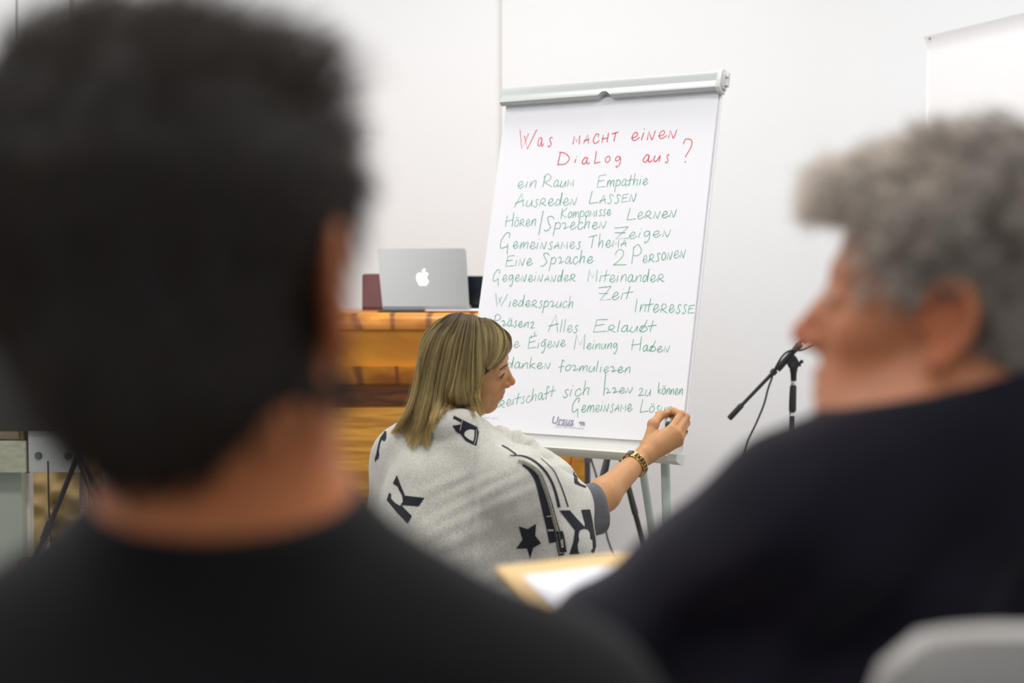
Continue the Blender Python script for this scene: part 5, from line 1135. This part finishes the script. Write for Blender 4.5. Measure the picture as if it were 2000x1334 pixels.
# ---- folder and sheet in the grey-haired man's hand
M_kraft = mat('kraft_folder', (212, 178, 124), .7); M_sheet = mat('white_sheet', (222, 222, 230), .8)
def onz(px, py, z):
    d = ray(px, py); t_ = (z - CAMZ) / d.z; return Vector((0, 0, CAMZ)) + d * t_
A_, B2, C_ = P(968, 1107, 1.753), P(1207, 1080, 1.787), P(1052, 1188, 1.548)
eu = (B2 - A_).normalized(); ev = (C_ - A_); ev = (ev - eu * ev.dot(eu)).normalized(); en = ev.cross(eu)
if en.z < 0: en = -en
def onplane(px, py):
    d = ray(px, py); O_ = Vector((0, 0, CAMZ)); return O_ + d * ((A_ - O_).dot(en) / d.dot(en))
def slab(nm, o, w_, h2, th, m, z0, label, cat, rot=0.0):
    u2 = eu * math.cos(rot) + ev * math.sin(rot); v2 = ev * math.cos(rot) - eu * math.sin(rot); b = MB(); c = [o, o + u2 * w_, o + u2 * w_ + v2 * h2, o + v2 * h2]
    b.add([p + en * z0 for p in c] + [p + en * (z0 + th) for p in c], [(0, 1, 2, 3), (7, 6, 5, 4), (0, 4, 5, 1), (1, 5, 6, 2), (2, 6, 7, 3), (3, 7, 4, 0)])
    return tag(b.build(nm, m), label, cat)
slab('folder', A_, .225, .31, .005, M_kraft, -.005, 'tan card folder held in front of the grey-haired man', 'folder')
slab('sheet', onplane(1021, 1127), .19, .27, .0008, M_sheet, .0004, 'blank white sheet lying on the tan folder', 'paper', rot=-.02)
# ------------------------------------------------------------------ display stand and standing helper at the far left
DY = 4.3
def bx(b, x0, y0, x1, y1, Y, dep, bev=0.0):
    a, c = P(x0, y0, Y), P(x1, y1, Y); b.box(((a.x + c.x) / 2, Y + dep / 2, (a.z + c.z) / 2), (abs(c.x - a.x), dep, abs(a.z - c.z)), bev=bev)
M_dark = mat('display_dark', (44, 43, 42), .5); M_plate = mat('bolted_plate', (176, 180, 180), .45, metal=.3, noise=.06, nscale=60); M_wornw = mat('worn_bar', (168, 170, 150), .7, noise=.22, nscale=26, stretch=(1, 1, 3))
M_post = mat('post_grey_green', (150, 156, 146), .5); M_post2 = mat('post_pale', (190, 190, 184), .5)
sx = P(20, 900, DY).x
ds = empty('display_stand', (sx, DY + .1, 0), 'wheeled display stand with dark panel and bolted metal plate at the left edge', 'stand')
b = MB(); bx(b, -420, 610, 235, 842, DY - .02, .07, .006); b.build('display_panel', M_dark, ds, edge=True)
b = MB(); bx(b, 55, 838, 168, 922, DY, .012, .001); b.build('mounting_plate', M_plate, ds, edge=True)
for x in (75.5, 133.5):
    b = MB(); c = P(x, 890, DY)
    b.prism([(math.cos(k * math.pi / 3), math.sin(k * math.pi / 3)) for k in range(6)], -.008, 0, lambda u, v, t_, c=c: c + Vector((u * .0095, t_, v * .0095))); b.prism([(math.cos(k * math.pi / 6), math.sin(k * math.pi / 6)) for k in range(12)], -.002, 0, lambda u, v, t_, c=c: c + Vector((u * .012, t_, v * .012))); b.build('bolt', mat('bolt_steel', (110, 114, 108), .35, metal=.8), ds, edge=True)
for x, y in ((121.5, 910.5), (141, 909.5)):
    b = MB(); b.ball(P(x, y, DY), .0016, seg=8); b.build('rivet', M_black, ds)
b = MB(); bx(b, -300, 861, 51, 923, DY + .004, .05, .002); b.build('cross_bar', M_wornw, ds, edge=True)
b = MB(); bx(b, 47, 843, 56, 924, DY + .02, .02); b.build('channel', mat('channel_brown', (66, 56, 50), .6), ds)
b = MB(); bx(b, -300, 842, 37, 857, DY + .03, .03, .003); b.build('beech_strip', mat('beech_strip', (206, 186, 166), .6), ds, edge=True)
b = MB(); bx(b, 38, 842, 46, 857, DY + .03, .02); b.build('clip', mat('clip_brass', (150, 128, 72), .5, metal=.5), ds)
zc = P(0, 1000, DY).z
b = MB(); x0, x1 = P(-110, 900, DY + .03).x, P(33, 900, DY + .03).x; b.box(((x0 + x1) / 2, DY + .10, .33), (x1 - x0, .06, .66), bev=.003); b.build('column', M_post, ds, edge=True)
b = MB(); x0, x1 = P(33.5, 900, DY + .1).x, P(54, 900, DY + .1).x; b.box(((x0 + x1) / 2, DY + .13, .33), (x1 - x0, .04, .66), bev=.003); b.build('side_post', M_post2, ds, edge=True)
b = MB(); x0, x1 = P(33, 1097, DY + .02).x, P(66, 1097, DY + .02).x; zt_ = P(40, 1097, DY + .02).z; b.box(((x0 + x1) / 2, DY + .05, zt_ / 2 + .02), (x1 - x0, .06, zt_ - .04)); b.build('lower_block', mat('block_red_brown', (120, 70, 44), .5), ds)
b = MB(); b.box((sx - .12, DY + .06, .03), (.55, .5, .035), bev=.005); b.build('base', M_post, ds, edge=True)
for ux in (-1, 1):
    for uy in (-1, 1):
        b = MB(); c = Vector((sx - .12 + ux * .24, DY + .06 + uy * .22, .0)); b.tube([c + Vector((-.01, 0, .0165)), c + Vector((.01, 0, .0165))], .0165, 14); b.build('castor', M_black, ds, edge=True)
# tripod of a microphone stand, near leg crossing
tp = P(163, 900, 4.42); tpb = Vector((tp.x, 4.42, 0))
mt = empty('microphone_stand', tpb, 'microphone stand with chrome middle tube and slanting black leg beside the bolted plate', 'microphone stand')
kf = 4.42 / 2800
def tt(nm, pts, r, m, Y=4.42): b = MB(); b.tube([P(x, y, Y) for x, y in pts], [k * kf for k in r] if isinstance(r, list) else r * kf, 14); return b.build(nm, m, mt, edge=True)
tt('upper_tube', [(163.5, 700), (163.5, 994)], 8, mat('tube_brown_grey', (120, 104, 96), .5)); tt('middle_tube', [(163.5, 994), (163.5, 1034)], 5.2, M_chr); tt('chrome_ring', [(163.5, 1023), (163.5, 1029)], 6.2, M_chr)
tt('clutch', [(163.5, 1031), (163.5, 1036), (163.5, 1046), (163.5, 1050)], [8, 9, 9, 8], M_blk); b = MB(); b.tube([P(163.5, 1050, 4.42), Vector((tp.x, 4.42, .05))], 7.6 * kf, 14); b.build('lower_tube', M_blk, mt, edge=True)
for k in range(3):
    an = math.radians(100 + 120 * k); e = tpb + Vector((math.cos(an) * .28, math.sin(an) * .28, .01)); b = MB(); b.tube([tpb + Vector((0, 0, .16)), e], .0085, 10); b.build('leg', M_blk, mt, edge=True)
bs2 = empty('boom_stand', Vector((P(140, 900, 4.2).x, 4.2, 0)), 'black telescopic pole with a double clutch slanting across the khaki trousers', 'stand')
def t3(nm, p0, p1, r, m=M_blk, Y=4.2):
    b = MB(); b.tube([P(*p0, Y), P(*p1, Y)], r * 4.2 / 2800, 14); return b.build(nm, m, bs2, edge=True)
t3('upper_pole', (152, 890), (98, 1024), 5.2); t3('clutch', (99, 1020), (92, 1038), 8.2, M_blk2); t3('clutch_ring', (93, 1034), (85, 1054), 7.2, M_blk2)
pa, pb_ = P(87, 1050, 4.2), P(60, 1108, 4.2); e3 = pa + (pb_ - pa) * ((pa.z - .008) / (pa.z - pb_.z)); b = MB(); b.tube([pa, e3], 4.6 * 4.2 / 2800, 12); b.build('lower_pole', M_blk, bs2, edge=True)
b = MB(); a3 = P(152, 890, 4.2); b.tube([a3, Vector((a3.x + .36, 4.3, .008))], .008, 12); b.build('leg', M_blk, bs2, edge=True); b = MB(); b.tube([a3, Vector((a3.x + .33, 3.98, .008))], .008, 12); b.build('leg', M_blk, bs2, edge=True)
b = MB(); pts = [P(x, y, 4.27) for x, y in crom([(94, 900), (94.5, 935), (95.5, 990), (97, 1012)], 4)]; pts += [P(x, y, 4.22) for x, y in crom([(98, 1035), (100, 1060), (101, 1085), (101, 1110)], 4)]; pts.append(Vector((pts[-1].x, 4.24, .2))); pts.append(Vector((pts[-1].x + .03, 4.26, .004))); b.tube(pts, .0026, 8)
tag(b.build('black_cable', M_cable, None, True), 'thin black cable hanging from below the bolted plate', 'cable')
b = MB(); pts = [P(x, y, 4.5) for x, y in crom([(170, 880), (172, 930), (176, 985), (183, 1020), (191, 1048), (205, 1080)], 4)]; pts.append(Vector((pts[-1].x + .05, 4.55, .15))); pts.append(Vector((pts[-1].x + .06, 4.6, .004))); b.tube(pts, .0025, 8)
tag(b.build('brown_cable', mat('cable_brown', (90, 72, 62), .5), None, True), 'thin brown cable curving beside the chrome microphone stand tube', 'cable')
# standing helper in khaki trousers, mostly hidden by the display
KP = Sdf(); KY = 4.95; kx = P(95, 1000, KY).x; KHC = np.array([kx - .02, KY - .02, 1.60])
kf_, ku_ = axes(-60, 6, 0); KP.frame(KHC, kf_, ku_, 1.0); TK = KP.T.copy(); head(KP, 1.0); KP.frame((0, 0, 0), (1, 0, 0), (0, 0, 1))
kN = np.array([kx, KY, 1.47]); KP.cap(KHC + np.array([0, .02, -.05]), kN, .058, .062, .03, tag='neck'); ksd = np.array([.86, .5, 0]); kff = np.array([.5, -.86, 0])
kS = [kN + ksd * .19 * s_ + np.array([0, 0, -.05]) for s_ in (1, -1)]
for s_, sh in zip((1, -1), kS):
    KP.cap(kN + np.array([0, 0, -.02]), sh, .055, .052, .05, tag='torso'); el = sh + ksd * .05 * s_ + np.array([0, .03, -.29]); wr = el + kff * .08 + np.array([0, 0, -.24])
    KP.cap(sh, el, .050, .040, .03, tag='arm'); KP.cap(el, wr, .038, .027, .02, tag='arm'); KP.ell(wr + np.array([0, 0, -.05]), (.020, .034, .045), .02, tag='hand')
    for i in range(4):
        o_ = wr + np.array([0, 0, -.085]) + kff * (.026 - .017 * i); KP.chain([o_, o_ + np.array([0, 0, -.035]), o_ + np.array([.004, 0, -.065])], [.0095, .0088, .0078], .004, tag='hand')
    KP.chain([wr + kff * .028 + np.array([0, 0, -.03]), wr + kff * .045 + np.array([0, 0, -.06]), wr + kff * .045 + np.array([0, 0, -.085])], [.012, .010, .009], .008, tag='hand')
    hip = np.array([kx, KY, .88]) + ksd * .088 * s_; kn = hip + kff * .03; kn[2] = .48; an = hip.copy(); an[2] = .085; KP.cap(hip, kn, .088, .062, .04, tag='leg'); KP.cap(kn, an, .060, .042, .02, tag='leg'); t_ = an + kff * .16; t_[2] = .035; KP.cap(an - np.array([0, 0, .04]), t_, .036, .032, .02, tag='foot')
KP.frame(np.array([kx, KY, 1.22]), kff, (0, 0, 1)); KP.ell((0, 0, .03), (.11, .165, .22), .06, tag='torso'); KP.ell((0, 0, -.18), (.10, .145, .18), .06, tag='torso'); KP.ell((0, 0, -.30), (.11, .155, .12), .05, tag='leg')
helper = empty('person', (kx, KY, 0), 'standing person in creased khaki trousers mostly hidden behind the display stand', 'person')
mesh_sdf('body', KP.p, .006, M_skinR, helper, colfn=tintfn(None, TK)); eyes(TK, 1.0, helper)
mesh_sdf('shirt', infl(KP.p, .012, ('torso', 'arm')), .008, mat('shirt_dark', (40, 42, 46), .9), helper, post=lambda X, d: np.maximum(np.maximum(d, X[:, 2] - 1.49), .86 - X[:, 2]))
def crease(X, d):
    z, x = X[:, 2], X[:, 0]; a = (.007 * np.sin(z * 40 + 34 * (x - kx) + 2.6 * np.sin(z * 15 + 9 * X[:, 1])) + .003 * np.sin(z * 95 - 60 * (x - kx))) * np.clip((.95 - z) / .3, .15, 1); return np.maximum(d + a, np.maximum(.075 - z, z - 1.0))
mesh_sdf('trousers', infl(KP.p, .028, ('leg',)), .007, mat('khaki_cotton', (176, 152, 104), .9, noise=.12, nscale=14, bump=.4, bscale=200), helper, post=crease)
mesh_sdf('shoes', infl(KP.p, .012, ('foot',)), .009, M_shoe, helper, post=lambda X, d: np.maximum(d, .004 - X[:, 2]))
HK = Sdf(); HK.frame(KHC, kf_, ku_, 1.0); HK.ell((-.016, 0, .048), (.100, .082, .092), .02); ik = np.linalg.inv(TK)
mesh_sdf('hair', HK.p, .006, mat('hair_brown', (62, 46, 34), .6, noise=.5, nscale=60), helper, post=lambda X, d: np.maximum(d, ((X @ ik[:3, :3].T + ik[:3, 3]) @ np.array([.8, 0, -.6])) - .02))
